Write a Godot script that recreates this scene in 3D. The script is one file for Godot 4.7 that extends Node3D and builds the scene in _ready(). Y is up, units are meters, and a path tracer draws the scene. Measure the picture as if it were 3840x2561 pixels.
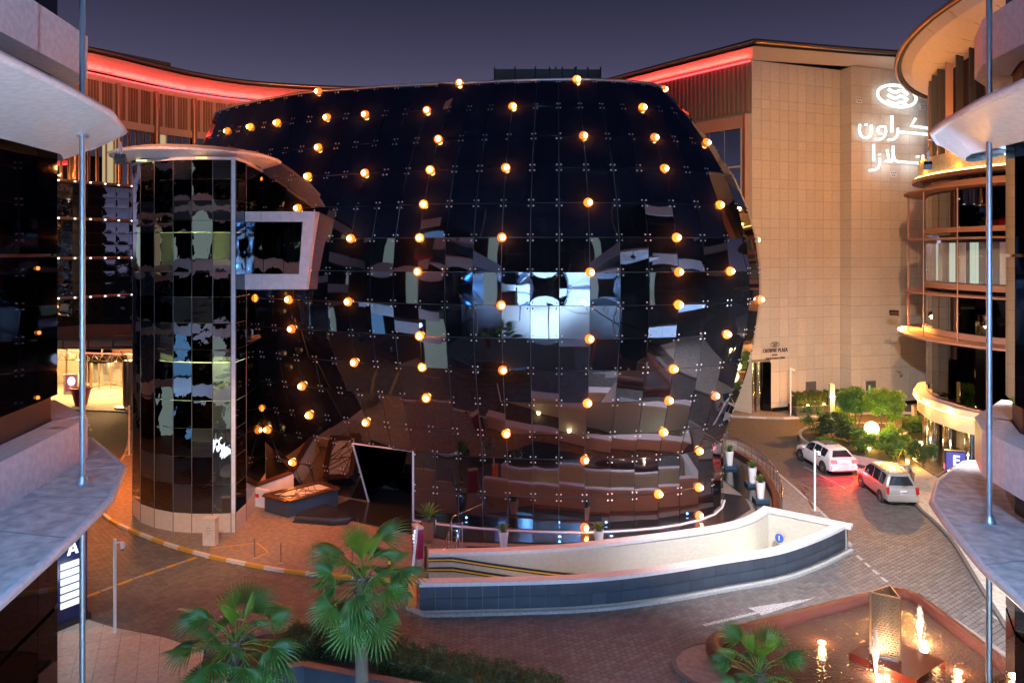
extends Node3D
# Distances are metres. x runs to the right, d is the depth in front of the camera (-z), y is up.

const EYE := 14.0
var M := {}
var taken := {}
var rng := RandomNumberGenerator.new()

func v3(x: float, y: float, d: float) -> Vector3:
	return Vector3(x, y, -d)

# ------------------------------------------------------------------ mesh builder
class MB:
	var st := SurfaceTool.new()
	func _init() -> void:
		st.begin(Mesh.PRIMITIVE_TRIANGLES)
	func tn(a: Vector3, b: Vector3, c: Vector3, na: Vector3, nb: Vector3, nc: Vector3) -> void:
		if (b - a).cross(c - a).dot(na + nb + nc) < 0.0:
			var t := b; b = c; c = t
			t = nb; nb = nc; nc = t
		st.set_normal(na); st.add_vertex(a)
		st.set_normal(nc); st.add_vertex(c)
		st.set_normal(nb); st.add_vertex(b)
	func t(a: Vector3, b: Vector3, c: Vector3, hint: Vector3) -> void:
		var n := (b - a).cross(c - a).normalized()
		if n.dot(hint) < 0.0: n = -n
		tn(a, b, c, n, n, n)
	func q(a: Vector3, b: Vector3, c: Vector3, d: Vector3, hint: Vector3) -> MB:
		t(a, b, c, hint)
		t(a, c, d, hint)
		return self
	func q2(a: Vector3, b: Vector3, c: Vector3, d: Vector3) -> MB:
		return q(a, b, c, d, (b - a).cross(c - a))
	func box(c: Vector3, s: Vector3, bs := Basis.IDENTITY) -> MB:
		for ax in 3:
			var i := (ax + 1) % 3
			var j := (ax + 2) % 3
			for sg in [-1.0, 1.0]:
				var n := Vector3.ZERO; n[ax] = sg
				var a := Vector3.ZERO; a[i] = s[i] * 0.5
				var b := Vector3.ZERO; b[j] = s[j] * 0.5
				var o := n * s[ax] * 0.5
				q(c + bs * (o - a - b), c + bs * (o + a - b), c + bs * (o + a + b), c + bs * (o - a + b), bs * n)
		return self
	func bar(a: Vector3, b: Vector3, w: float, h: float, up := Vector3.UP) -> MB:
		var z := (b - a).normalized()
		var x := up.cross(z)
		if x.length() < 0.01: x = Vector3.RIGHT.cross(z)
		x = x.normalized()
		var y := z.cross(x)
		box((a + b) * 0.5, Vector3(w, h, a.distance_to(b)), Basis(x, y, z))
		return self
	func prism(poly: Array, y0: float, y1: float, caps := true) -> MB:   # poly of Vector2(x, d)
		var n := poly.size()
		var c := Vector2.ZERO
		var area := 0.0
		for i in n:
			var p: Vector2 = poly[i]
			var r: Vector2 = poly[(i + 1) % n]
			area += p.cross(r)
		for i in n:
			var p: Vector2 = poly[i]
			var r: Vector2 = poly[(i + 1) % n]
			var e := r - p
			var o := Vector2(e.y, -e.x) * signf(area)
			q(Vector3(p.x, y0, -p.y), Vector3(r.x, y0, -r.y), Vector3(r.x, y1, -r.y), Vector3(p.x, y1, -p.y), Vector3(o.x, 0, -o.y))
		if caps:
			flat(poly, y1, Vector3.UP)
			flat(poly, y0, Vector3.DOWN)
		return self
	func flat(poly: Array, y: float, hint: Vector3) -> MB:
		var pk := PackedVector2Array(poly)
		var ix := Geometry2D.triangulate_polygon(pk)
		for k in range(0, ix.size(), 3):
			var a := pk[ix[k]]; var b := pk[ix[k + 1]]; var c := pk[ix[k + 2]]
			t(Vector3(a.x, y, -a.y), Vector3(b.x, y, -b.y), Vector3(c.x, y, -c.y), hint)
		return self
	func tube(pts: Array, r: float, n := 8, r1 := -1.0, cap := true) -> MB:
		if r1 < 0.0: r1 = r
		var rings := []
		var up := Vector3.UP
		for i in pts.size():
			var p: Vector3 = pts[i]
			var p0: Vector3 = pts[maxi(i - 1, 0)]
			var p1: Vector3 = pts[mini(i + 1, pts.size() - 1)]
			var z := (p1 - p0).normalized()
			if absf(z.dot(up)) > 0.95: up = Vector3.RIGHT
			var x := up.cross(z).normalized()
			var y := z.cross(x)
			up = y
			var rr := lerpf(r, r1, float(i) / maxf(1.0, pts.size() - 1.0))
			var ring := []
			for k in n:
				var a := TAU * k / n
				var dr := x * cos(a) + y * sin(a)
				ring.append([p + dr * rr, dr])
			rings.append(ring)
			if cap and (i == 0 or i == pts.size() - 1):
				var h := -z if i == 0 else z
				for k in range(1, n - 1): t(ring[0][0], ring[k][0], ring[k + 1][0], h)
		for i in pts.size() - 1:
			for k in n:
				var a = rings[i][k]; var b = rings[i][(k + 1) % n]
				var c = rings[i + 1][(k + 1) % n]; var d = rings[i + 1][k]
				tn(a[0], b[0], c[0], a[1], b[1], c[1])
				tn(a[0], c[0], d[0], a[1], c[1], d[1])
		return self
	func lathe(prof: Array, n: int, at := Vector3.ZERO, a0 := 0.0, a1 := TAU, bs := Basis.IDENTITY) -> MB:   # prof of Vector2(radius, y), outside on the right going up
		for i in prof.size() - 1:
			var p: Vector2 = prof[i]
			var r: Vector2 = prof[i + 1]
			var e := r - p
			var nn := Vector2(e.y, -e.x).normalized()
			for k in n:
				var s0 := lerpf(a0, a1, float(k) / n)
				var s1 := lerpf(a0, a1, float(k + 1) / n)
				var d0 := Vector3(cos(s0), 0, sin(s0)); var d1 := Vector3(cos(s1), 0, sin(s1))
				var n0 := d0 * nn.x + Vector3(0, nn.y, 0); var n1 := d1 * nn.x + Vector3(0, nn.y, 0)
				var a := d0 * p.x + Vector3(0, p.y, 0); var b := d1 * p.x + Vector3(0, p.y, 0)
				var c := d1 * r.x + Vector3(0, r.y, 0); var d := d0 * r.x + Vector3(0, r.y, 0)
				if p.x > 0.0001: tn(at + bs * a, at + bs * b, at + bs * c, bs * n0, bs * n1, bs * n1)
				if r.x > 0.0001: tn(at + bs * a, at + bs * c, at + bs * d, bs * n0, bs * n1, bs * n0)
		return self
	func ball(c: Vector3, r: float, n := 8, sq := 1.0) -> MB:
		for i in n:
			var t0 := PI * i / n - PI / 2; var t1 := PI * (i + 1) / n - PI / 2
			for k in n * 2:
				var s0 := PI * k / n; var s1 := PI * (k + 1) / n
				var a := Vector3(cos(t0) * cos(s0), sin(t0) * sq, cos(t0) * sin(s0)); var b := Vector3(cos(t0) * cos(s1), sin(t0) * sq, cos(t0) * sin(s1))
				var d := Vector3(cos(t1) * cos(s0), sin(t1) * sq, cos(t1) * sin(s0)); var e := Vector3(cos(t1) * cos(s1), sin(t1) * sq, cos(t1) * sin(s1))
				if i > 0: tn(c + a * r, c + b * r, c + e * r, a, b, e)
				if i < n - 1: tn(c + a * r, c + e * r, c + d * r, a, e, d)
		return self
	func done() -> ArrayMesh:
		return st.commit()

# ------------------------------------------------------------------ scene tree helpers
func numbered(called: String) -> String:
	if not taken.has(called):
		taken[called] = 0
		return called
	taken[called] += 1
	return "%s_%03d" % [called, taken[called]]

func tag(o: Node3D, label: String, category: String, group := "") -> Node3D:
	o.set_meta("label", label)
	o.set_meta("category", category)
	if group: o.set_meta("group", group)
	return o

func thing(called: String, label: String, category: String, at := Vector3.ZERO, turn := 0.0, group := "") -> Node3D:
	var o := Node3D.new()
	o.name = numbered(called)
	add_child(o)
	o.position = at
	o.rotation.y = turn
	tag(o, label, category, group)
	return o

func part(parent: Node3D, called: String, mesh: Mesh, m: Material, xf := Transform3D.IDENTITY) -> MeshInstance3D:
	var o := MeshInstance3D.new()
	o.name = numbered(called) if parent == self else called
	o.mesh = mesh
	o.material_override = m
	o.transform = xf
	parent.add_child(o, true)
	return o

func stuff(o: Node3D) -> Node3D:
	o.set_meta("kind", "stuff")
	return o

func struct(o: Node3D) -> Node3D:
	o.set_meta("kind", "structure")
	return o

func pole_mesh(r: float, h: float, n := 12) -> ArrayMesh:
	return MB.new().lathe([Vector2(r, 0), Vector2(r, h), Vector2(0, h)], n).done()

func boxm(c: Vector3, s: Vector3, bs := Basis.IDENTITY) -> ArrayMesh:
	return MB.new().box(c, s, bs).done()

func lamp_light(parent: Node3D, at: Vector3, c: Color, e: float, size := 0.1) -> OmniLight3D:
	var l := OmniLight3D.new()
	l.name = "lamp_light"
	l.light_color = c
	l.light_energy = e
	l.light_size = size
	l.omni_range = 120.0
	l.omni_attenuation = 2.0
	l.shadow_enabled = true
	l.position = at
	parent.add_child(l, true)
	return l

func spot_light(parent: Node3D, at: Vector3, to: Vector3, c: Color, e: float, angle: float, size := 0.3) -> SpotLight3D:
	var l := SpotLight3D.new()
	l.name = "flood_light"
	l.light_color = c
	l.light_energy = e
	l.light_size = size
	l.spot_angle = angle
	l.spot_angle_attenuation = 0.6
	l.spot_range = 160.0
	l.spot_attenuation = 2.0
	l.shadow_enabled = true
	parent.add_child(l, true)
	l.look_at_from_position(at, to, Vector3.UP if absf((to - at).normalized().y) < 0.98 else Vector3.RIGHT)
	return l

# ------------------------------------------------------------------ materials
func lin(r: float, g: float, b: float, a := 1.0) -> Color:
	var c := Color(r, g, b).linear_to_srgb()
	c.a = a
	return c

func mt(key: String, c: Color, rough: float, metal := 0.0) -> StandardMaterial3D:
	var m := StandardMaterial3D.new()
	m.resource_name = key
	m.albedo_color = c
	m.roughness = rough
	m.metallic = metal
	M[key] = m
	return m

func glow(key: String, c: Color, e: float) -> StandardMaterial3D:
	var m := mt(key, lin(0.05, 0.05, 0.05), 0.6)
	m.emission_enabled = true
	m.emission = c
	m.emission_energy_multiplier = e
	return m

func noise_tex(sd: int, freq: float, lo: float, hi: float, oct := 4, size := 512, normal := false, kind := FastNoiseLite.TYPE_SIMPLEX) -> NoiseTexture2D:
	var n := FastNoiseLite.new()
	n.seed = sd
	n.frequency = freq
	n.fractal_octaves = oct
	n.noise_type = kind
	var t := NoiseTexture2D.new()
	t.width = size
	t.height = size
	t.seamless = true
	t.noise = n
	if normal:
		t.as_normal_map = true
		t.bump_strength = hi
	else:
		var g := Gradient.new()
		g.set_color(0, Color(lo, lo, lo))
		g.set_color(1, Color(hi, hi, hi))
		t.color_ramp = g
	return t

func grain(m: StandardMaterial3D, t: Texture2D, size: float, relief: Texture2D = null, depth := 0.4) -> StandardMaterial3D:
	m.albedo_texture = t
	m.uv1_triplanar = true
	m.uv1_world_triplanar = true
	m.uv1_scale = Vector3.ONE / size
	if relief:
		m.heightmap_enabled = true
		m.heightmap_texture = relief
		m.heightmap_scale = depth
	return m

func make_materials() -> void:
	var fine := noise_tex(11, 0.06, 0.62, 1.0, 5)
	var blot := noise_tex(5, 0.02, 0.78, 1.0, 6)
	var soft := noise_tex(23, 0.012, 0.92, 1.0, 5)
	var streak := noise_tex(31, 0.015, 0.86, 1.0, 6)
	var rough_t := noise_tex(8, 0.015, 0.45, 1.0, 5)
	mt("dome_glass", lin(0.155, 0.165, 0.2), 0.02, 0.97)
	mt("tower_mirror", lin(0.2, 0.21, 0.24), 0.015, 1.0)
	mt("tower_glass", lin(0.22, 0.23, 0.26, 0.0), 0.015, 0.9).transparency = BaseMaterial3D.TRANSPARENCY_ALPHA
	mt("dark_glass", lin(0.045, 0.055, 0.075), 0.03, 1.0)
	mt("hotel_glass", lin(0.16, 0.17, 0.2), 0.02, 1.0)
	var pane := mt("clear_glass", lin(0.8, 0.86, 0.86, 0.12), 0.03)
	pane.transparency = BaseMaterial3D.TRANSPARENCY_ALPHA
	mt("black", lin(0.006, 0.006, 0.007), 0.5)
	mt("backing", lin(0.09, 0.08, 0.075), 0.6)
	mt("steel", lin(0.58, 0.58, 0.6), 0.27, 1.0)
	mt("chrome", lin(0.62, 0.62, 0.64), 0.12, 1.0)
	mt("galvanised", lin(0.42, 0.44, 0.46), 0.42, 0.8)
	grain(mt("white_panel", lin(0.72, 0.7, 0.68), 0.38), soft, 3.0)
	grain(mt("canopy_panel", lin(0.66, 0.67, 0.68), 0.35), streak, 2.2)
	grain(mt("canopy_top", lin(0.62, 0.63, 0.64), 0.5), noise_tex(61, 0.009, 0.7, 1.0, 6), 2.6)
	grain(mt("beige_panel", lin(0.6, 0.5, 0.39), 0.5), soft, 2.0)
	grain(mt("beige_panel_two", lin(0.575, 0.478, 0.372), 0.5), soft, 2.0)
	grain(mt("beige_panel_three", lin(0.62, 0.518, 0.405), 0.5), soft, 2.0)
	mt("joint", lin(0.2, 0.155, 0.115), 0.8)
	grain(mt("cream_plaster", lin(0.57, 0.52, 0.43), 0.8), soft, 1.7)
	grain(mt("white_cap", lin(0.68, 0.64, 0.63), 0.55), soft, 1.5)
	grain(mt("slate_tile", lin(0.045, 0.056, 0.074), 0.32), soft, 1.2)
	grain(mt("slate_tile_two", lin(0.04, 0.05, 0.067), 0.3), soft, 1.2)
	grain(mt("mortar", lin(0.08, 0.075, 0.07), 0.95), fine, 0.6)
	grain(mt("asphalt", lin(0.11, 0.09, 0.08), 0.8), blot, 5.0, fine, 0.3)
	var pv := grain(mt("paver", lin(1, 1, 1), 0.62), fine, 0.5)
	pv.vertex_color_use_as_albedo = true
	for k in 4:
		var p: Array = [[0.155, 0.14, 0.132], [0.135, 0.121, 0.113], [0.178, 0.162, 0.152], [0.118, 0.103, 0.096]][k]
		grain(mt("paver_%d" % k, lin(p[0], p[1], p[2]), 0.62), fine, 0.5)
	grain(mt("pavement", lin(0.25, 0.205, 0.175), 0.75), blot, 4.0, fine, 0.3)
	grain(mt("pale_pavement", lin(0.52, 0.46, 0.38), 0.7), blot, 4.0, fine, 0.3)
	grain(mt("tile", lin(0.44, 0.42, 0.37), 0.5), streak, 2.0)
	grain(mt("tile_two", lin(0.4, 0.385, 0.34), 0.5), streak, 2.0)
	grain(mt("kerb_stone", lin(0.42, 0.41, 0.39), 0.75), blot, 1.5, fine, 0.3)
	grain(mt("kerb_yellow", lin(0.58, 0.33, 0.03), 0.7), blot, 0.7)
	grain(mt("kerb_white", lin(0.66, 0.63, 0.58), 0.7), blot, 0.7)
	grain(mt("road_paint", lin(0.5, 0.49, 0.48), 0.7), rough_t, 0.7)
	grain(mt("dark_granite", lin(0.035, 0.036, 0.04), 0.14), fine, 0.4)
	grain(mt("mosaic", lin(0.26, 0.05, 0.026), 0.3), noise_tex(77, 0.2, 0.15, 1.0, 3), 0.6, noise_tex(78, 0.2, 0.0, 1.0, 3), 2.0)
	grain(mt("blue_mosaic", lin(0.06, 0.14, 0.24), 0.25), noise_tex(79, 0.35, 0.3, 1.0, 2), 0.5)
	mt("bronze", lin(0.45, 0.3, 0.18), 0.35, 0.85)
	mt("aged_bronze", lin(0.16, 0.11, 0.07), 0.45, 0.6)
	mt("louvre", lin(0.26, 0.14, 0.08), 0.5)
	mt("dark_fin", lin(0.05, 0.035, 0.025), 0.5)
	mt("bolt", lin(0.75, 0.74, 0.72), 0.38, 0.7)
	mt("terracotta", lin(0.42, 0.2, 0.12), 0.5)
	mt("pink_panel", lin(0.66, 0.52, 0.46), 0.45)
	mt("concrete_dark", lin(0.09, 0.085, 0.08), 0.8)
	mt("rubber", lin(0.02, 0.02, 0.02), 0.8)
	mt("yellow_paint", lin(0.75, 0.45, 0.03), 0.5)
	mt("orange_paint", lin(0.8, 0.17, 0.02), 0.5)
	mt("magenta", lin(0.22, 0.012, 0.06), 0.35)
	mt("navy", lin(0.012, 0.02, 0.09), 0.3)
	mt("red_paint", lin(0.55, 0.02, 0.02), 0.4)
	mt("blue_paint", lin(0.03, 0.1, 0.5), 0.4)
	mt("white_paint", lin(0.78, 0.78, 0.77), 0.4)
	mt("pot_white", lin(0.7, 0.68, 0.66), 0.35)
	mt("sign_text", lin(0.06, 0.015, 0.02), 0.5)
	mt("soil", lin(0.06, 0.045, 0.03), 0.95)
	mt("bark", lin(0.16, 0.12, 0.085), 0.9)
	grain(M.bark, fine, 0.35, fine, 1.0)
	for g in [["leaf", 0.05, 0.11, 0.02], ["leaf_two", 0.04, 0.08, 0.02], ["leaf_three", 0.09, 0.165, 0.02], ["hedge_leaf", 0.025, 0.045, 0.012], ["palm_leaf", 0.045, 0.125, 0.02], ["palm_leaf_two", 0.03, 0.095, 0.016], ["palm_young", 0.1, 0.2, 0.02]]:
		var m := mt(g[0], lin(g[1], g[2], g[3]), 0.5)
		m.backlight_enabled = true
		m.backlight = lin(g[1] * 2.2, g[2] * 2.2, g[3] * 1.6)
		m.cull_mode = BaseMaterial3D.CULL_DISABLED
	mt("car_white", lin(0.78, 0.76, 0.74), 0.3)
	M.car_white.clearcoat_enabled = true
	M.car_white.clearcoat = 1.0
	M.car_white.clearcoat_roughness = 0.05
	mt("car_silver", lin(0.5, 0.46, 0.41), 0.32, 0.55)
	M.car_silver.clearcoat_enabled = true
	M.car_silver.clearcoat = 1.0
	M.car_silver.clearcoat_roughness = 0.05
	mt("car_glass", lin(0.02, 0.022, 0.025), 0.04)
	mt("tail_red", lin(0.35, 0.01, 0.01), 0.15)
	mt("plate", lin(0.7, 0.7, 0.72), 0.4)
	var water := mt("pond_water", lin(0.012, 0.016, 0.016), 0.03)
	water.normal_enabled = true
	water.normal_texture = noise_tex(41, 0.03, 0, 3.0, 4, 512, true)
	water.normal_scale = 0.12
	water.uv1_triplanar = true
	water.uv1_world_triplanar = true
	water.uv1_scale = Vector3.ONE / 2.0
	var pool := mt("pool_water", lin(0.055, 0.028, 0.019), 0.05)
	pool.normal_enabled = true
	pool.normal_texture = noise_tex(42, 0.02, 0, 6.0, 3, 512, true)
	pool.normal_scale = 0.5
	pool.uv1_triplanar = true
	pool.uv1_world_triplanar = true
	pool.uv1_scale = Vector3.ONE / 1.6
	var jet := mt("jet_water", lin(0.92, 0.92, 0.9, 0.45), 0.5)
	jet.transparency = BaseMaterial3D.TRANSPARENCY_ALPHA
	jet.backlight_enabled = true
	jet.backlight = lin(0.9, 0.88, 0.8)
	glow("orange_lamp", lin(1.0, 0.2, 0.008), 2.2)
	glow("orange_lamp_dim", lin(1.0, 0.18, 0.006), 1.6)
	glow("orange_lamp_bright", lin(1.0, 0.22, 0.01), 3.0)
	glow("amber_core", lin(1.0, 0.55, 0.16), 22.0)
	glow("warm_lamp", lin(1.0, 0.72, 0.36), 9.0)
	glow("cool_lamp", lin(0.7, 0.85, 1.0), 14.0)
	glow("warm_led", lin(1.0, 0.62, 0.16), 7.0)
	glow("white_led", lin(0.86, 0.94, 1.0), 5.0)
	glow("red_led", lin(1.0, 0.05, 0.06), 5.0)
	glow("red_led_soft", lin(1.0, 0.16, 0.1), 2.6)
	glow("sign_white", lin(0.85, 0.95, 1.0), 1.9)
	glow("sign_bar_light", lin(0.9, 0.96, 1.0), 1.15)
	glow("sign_blue", lin(0.12, 0.1, 0.75), 0.6)
	glow("sign_magenta", lin(0.6, 0.03, 0.22), 0.5)
	glow("lit_window", lin(1.0, 0.78, 0.42), 0.5)
	glow("lit_window_cool", lin(0.7, 0.9, 0.75), 0.75)
	glow("lit_window_blue", lin(0.2, 0.55, 1.0), 1.0)
	glow("brake_lamp", lin(1.0, 0.04, 0.045), 5.0)
	glow("blue_lamp", lin(0.2, 0.6, 1.0), 9.0)
	M.unit = boxm(Vector3(0, 0, -0.03), Vector3(1, 1, 0.06))
	M.unit_thin = boxm(Vector3(0, 0, -0.006), Vector3(1, 1, 0.012))
	grain(mt("mosaic_dark", lin(0.09, 0.016, 0.01), 0.16), fine, 0.4)
	grain(mt("dead_frond", lin(0.16, 0.1, 0.05), 0.8), fine, 0.3)
	mt("dark_wood", lin(0.055, 0.025, 0.014), 0.35)
	glow("globe", lin(1.0, 0.83, 0.42), 5.0)
	glow("green_window", lin(0.4, 0.75, 0.25), 0.7)

# ------------------------------------------------------------------ plan of the place
const RAMP_OUT := [Vector2(-3.6, 28.8), Vector2(-1.17, 28.9), Vector2(2.02, 29.1), Vector2(4.2, 29.45), Vector2(6.5, 30.1), Vector2(8.7, 30.9), Vector2(11.5, 31.9), Vector2(13.8, 33.35), Vector2(15.86, 35.0)]
const RAMP_IN := [Vector2(-3.6, 32.05), Vector2(-0.5, 32.25), Vector2(2.15, 32.6), Vector2(4.76, 33.3), Vector2(7.4, 34.1), Vector2(9.84, 35.0), Vector2(11.4, 36.0), Vector2(12.7, 37.35)]
const KERB_LEFT := [Vector2(-29.7, 57.5), Vector2(-26.9, 51.5), Vector2(-24.9, 45.8), Vector2(-22.9, 41.2), Vector2(-20.9, 38.5), Vector2(-16.98, 35.68), Vector2(-15.32, 34.7), Vector2(-13.76, 33.9), Vector2(-11.95, 33.15), Vector2(-9.9, 32.38), Vector2(-7.81, 31.9), Vector2(-6.0, 31.56), Vector2(-3.75, 31.4)]
const KERB_RIGHT := [Vector2(16.1, 35.2), Vector2(16.46, 38.1), Vector2(16.6, 41.0), Vector2(16.72, 46.2), Vector2(16.5, 50.6), Vector2(16.0, 54.0)]
const KERB_VAN := [Vector2(18.2, 27.0), Vector2(19.6, 31.0), Vector2(21.2, 35.5), Vector2(21.84, 38.1), Vector2(22.6, 41.7), Vector2(25.3, 46.6)]
var dome_pts := []
var dome_nrm := []

func walk_main() -> Array:
	var p := KERB_LEFT.duplicate()
	for k in RAMP_IN: p.append(k + Vector2(0.05, 0.2))
	p.append_array(KERB_RIGHT)
	p.append_array([Vector2(8, 58), Vector2(-10, 60), Vector2(-26, 60)])
	return p
func walk_van() -> Array:
	var p := KERB_VAN.duplicate()
	p.append_array([Vector2(26.4, 49.6), Vector2(29.7, 56.7), Vector2(34, 60.5), Vector2(60, 60), Vector2(60, 20), Vector2(19, 20)])
	return p
func walk_hotel() -> Array:
	return [Vector2(14.5, 63.6), Vector2(19.07, 62.96), Vector2(22.9, 62.3), Vector2(27, 63.3), Vector2(31.1, 64.2), Vector2(36, 64.4), Vector2(48, 64.4), Vector2(48, 75), Vector2(14.5, 75)]
func bed_front() -> Array:
	return [Vector2(-10.6, 25.9), Vector2(-8.9, 26.9), Vector2(-7.2, 26.95), Vector2(-5.4, 26.3), Vector2(-3.6, 25.5), Vector2(-1.2, 24.6), Vector2(2.0, 23.2), Vector2(4.5, 21.5), Vector2(4.5, 17), Vector2(-9.5, 17), Vector2(-9.6, 23)]
func tile_area() -> Array:
	return [Vector2(-24, 29.2), Vector2(-18, 28.6), Vector2(-16.1, 28.0), Vector2(-14.8, 27.4), Vector2(-12.6, 26.7), Vector2(-10.75, 25.8), Vector2(-9.8, 23), Vector2(-9.8, 18), Vector2(-24, 18)]
func apron() -> Array:
	var p := []
	for k in 14:
		var a := PI * 0.5 + PI * k / 13.0
		p.append(Vector2(7.2 + 1.75 * cos(a), 24.9 + 1.55 * sin(a)))
	p.append_array([Vector2(9, 21.5), Vector2(16, 17), Vector2(17.4, 24), Vector2(16.9, 28.0), Vector2(15.9, 29.7), Vector2(14.9, 29.6), Vector2(11, 28.0)])
	return p
func ramp_hole() -> Array:
	var p := []
	for k in RAMP_OUT: p.append(k + Vector2(-0.05, 0.2))
	var r := RAMP_IN.duplicate()
	r.reverse()
	for k in r: p.append(k - Vector2(0.05, 0.15))
	return p

func inside(p: Vector2, poly: Array) -> bool:
	return Geometry2D.is_point_in_polygon(p, PackedVector2Array(poly))

# ------------------------------------------------------------------ build
func _ready() -> void:
	rng.seed = 7
	# camera: level, the lens shifted down
	var cam := Camera3D.new()
	cam.name = "camera"
	cam.projection = Camera3D.PROJECTION_FRUSTUM
	cam.near = 0.1
	cam.far = 1500.0
	cam.size = 0.1 * 1568.0 / 1700.0
	cam.frustum_offset = Vector2(0.0, -0.1 * 204.0 / 1700.0)
	cam.position = Vector3(0, EYE, 0)
	add_child(cam)
	cam.make_current()
	# dusk sky
	var env := Environment.new()
	var sm := ProceduralSkyMaterial.new()
	sm.sky_top_color = lin(0.006, 0.008, 0.03)
	sm.sky_horizon_color = lin(0.52, 0.47, 0.76)
	sm.sky_curve = 0.075
	sm.ground_bottom_color = lin(0.012, 0.011, 0.012)
	sm.ground_horizon_color = lin(0.05, 0.04, 0.05)
	sm.sun_angle_max = 1.0
	var sky := Sky.new()
	sky.sky_material = sm
	env.background_mode = Environment.BG_SKY
	env.sky = sky
	env.background_energy_multiplier = 1.0
	env.tonemap_mode = Environment.TONE_MAPPER_LINEAR
	env.tonemap_exposure = 1.0
	env.sdfgi_enabled = true
	env.ssao_enabled = true
	env.ssil_enabled = true
	var we := WorldEnvironment.new()
	we.name = "environment"
	we.environment = env
	add_child(we)
	# what is left of the daylight, from the west behind the hotel
	var sun := DirectionalLight3D.new()
	sun.name = "dusk_light"
	sun.light_energy = 0.03
	sun.light_color = Color(1.0, 0.7, 0.6)
	sun.light_angular_distance = 3.0
	sun.shadow_enabled = true
	sun.rotation_degrees = Vector3(-3, 172, 0)
	add_child(sun)
	make_materials()
	floodlights()
	print("ground"); ground()
	print("dome"); dome()
	print("tower"); tower()
	print("bridge"); bridge()
	print("hotel"); hotel_wing(); hotel_block()
	print("drum"); drum_building()
	print("near"); near_building(-1.0); near_building(1.0)
	print("opposite"); opposite_building()
	neighbours()
	print("ramp"); ramp()
	print("fountain"); fountain()
	print("props"); props()
	print("plants"); plants()
	print("cars"); cars()

# floodlights that stand out of the picture, each a lamp head on its bracket
func floodlights() -> void:
	flood("small white downlight under the tip of the upper right canopy", v3(12.7, 16.55, 22.6), v3(19.0, 0, 37), Color(0.98, 0.97, 1.0), 1000.0, 46.0, 0.22)
	flood("blue floodlight by the balcony on the left", v3(-6.6, 13.6, 5.0), v3(-9.6, 8.7, 17), Color(0.45, 0.72, 1.0), 95.0, 32.0, 0.3)
	flood("blue floodlight by the balcony on the right", v3(6.9, 13.6, 5.0), v3(10.2, 8.7, 17), Color(0.5, 0.75, 1.0), 130.0, 32.0, 0.3)
	flood("pale floodlight low on the balcony building lighting the canopy undersides", v3(-5.0, 7.0, 3.0), v3(-9.4, 17, 15), Color(1.0, 0.86, 0.7), 60.0, 30.0, 0.3)
	flood("pale floodlight low on the balcony building lighting the right canopy underside", v3(5.2, 7.0, 3.0), v3(10.0, 17, 15), Color(1.0, 0.86, 0.7), 60.0, 30.0, 0.3)
	flood("cool floodlight over the ramp from the balcony building", v3(1.0, 22.0, -1.0), v3(4, 0, 32), Color(0.84, 0.86, 1.0), 270.0, 36.0)
	flood("small warm downlight added under the tip of the upper left canopy", v3(-10.25, 16.35, 19.4), v3(-15.5, 1.0, 36.5), Color(1.0, 0.84, 0.68), 330.0, 17.0, 0.25)  # lamp added to brighten the plinth of the stair tower
	flood("orange sodium floodlight on the side of the stair tower", v3(-13.5, 9.4, 38.6), v3(-9.5, 0, 37.0), Color(1.0, 0.52, 0.2), 85.0, 58.0)
	flood("orange sodium floodlight over the road by the stair tower", v3(-22.2, 10.0, 43.5), v3(-25, 0, 42), Color(1.0, 0.5, 0.18), 420.0, 60.0)
	flood("orange sodium floodlight on the roof above the left road", v3(-21.0, 15.0, 27.0), v3(-14, 0, 34), Color(1.0, 0.52, 0.24), 110.0, 40.0)
	flood("warm floodlight on the right near building roof facing the hotel wall", v3(13.2, 27.0, 21.5), v3(28, 14, 67), Color(1.0, 0.79, 0.57), 1250.0, 24.0)
	flood("warm floodlight by the round building washing the hotel wall", v3(33.0, 5.5, 47.0), v3(30, 10, 68), Color(1.0, 0.62, 0.3), 480.0, 70.0)
	flood("warm floodlight on the left near building facing the hotel", v3(-8.5, 24.5, 14.0), v3(-44, 27, 86), Color(1.0, 0.62, 0.4), 3200.0, 20.0)
	flood("warm floodlight over the forecourt of the hotel", v3(31.0, 9.0, 60.0), v3(27, 0, 54), Color(1.0, 0.66, 0.3), 480.0, 75.0)
	for sd in [-1.0, 1.0]:
		for k in 2:
			flood("added unseen blue white ground floodlight washing the %s near building, %s" % ["left" if sd < 0 else "right", "inner" if k == 0 else "outer"], v3(sd * (20.8 + k * 7.0), 0.6, 28.2), v3(sd * (19.5 + k * 7.0), 11, 23.5), Color(0.6, 0.8, 1.0), 150.0 if sd < 0 else 1300.0, 60.0)  # lamps added to brighten the faces mirrored in the dome
	for k in 4:  # unseen lamp posts added to light the plaza and facade the dome mirrors
		var x: float = [-6.5, -1.5, 4.0, 8.5][k]
		var t := thing("added_lamp_post", "added unseen lamp post on the plaza below the viewpoint, number %s from the left mast" % ["one", "two", "three", "four"][k], "lamp post", v3(x, 0.1, 3.0 + (k % 2) * 2.0))
		part(t, "post", pole_mesh(0.07, 7.0), M.galvanised)
		part(t, "arm", MB.new().bar(Vector3(0, 7, 0), Vector3(0, 7.1, 0.6), 0.08, 0.08).done(), M.galvanised)
		part(t, "lamp", MB.new().ball(Vector3(0, 6.9, 0.6), 0.2, 8).done(), M.cool_lamp)
		var o := t.position
		spot_light(t, Vector3(0, 6.65, 0.6), Vector3(0, 0, 0.5), Color(0.75, 0.88, 1.0), 520.0, 68.0, 0.2)
		spot_light(t, Vector3(0, 6.9, 0.85), Vector3(0, 9.5, 10.0), Color(0.66, 0.83, 1.0), 3000.0, 58.0, 0.2)

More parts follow.
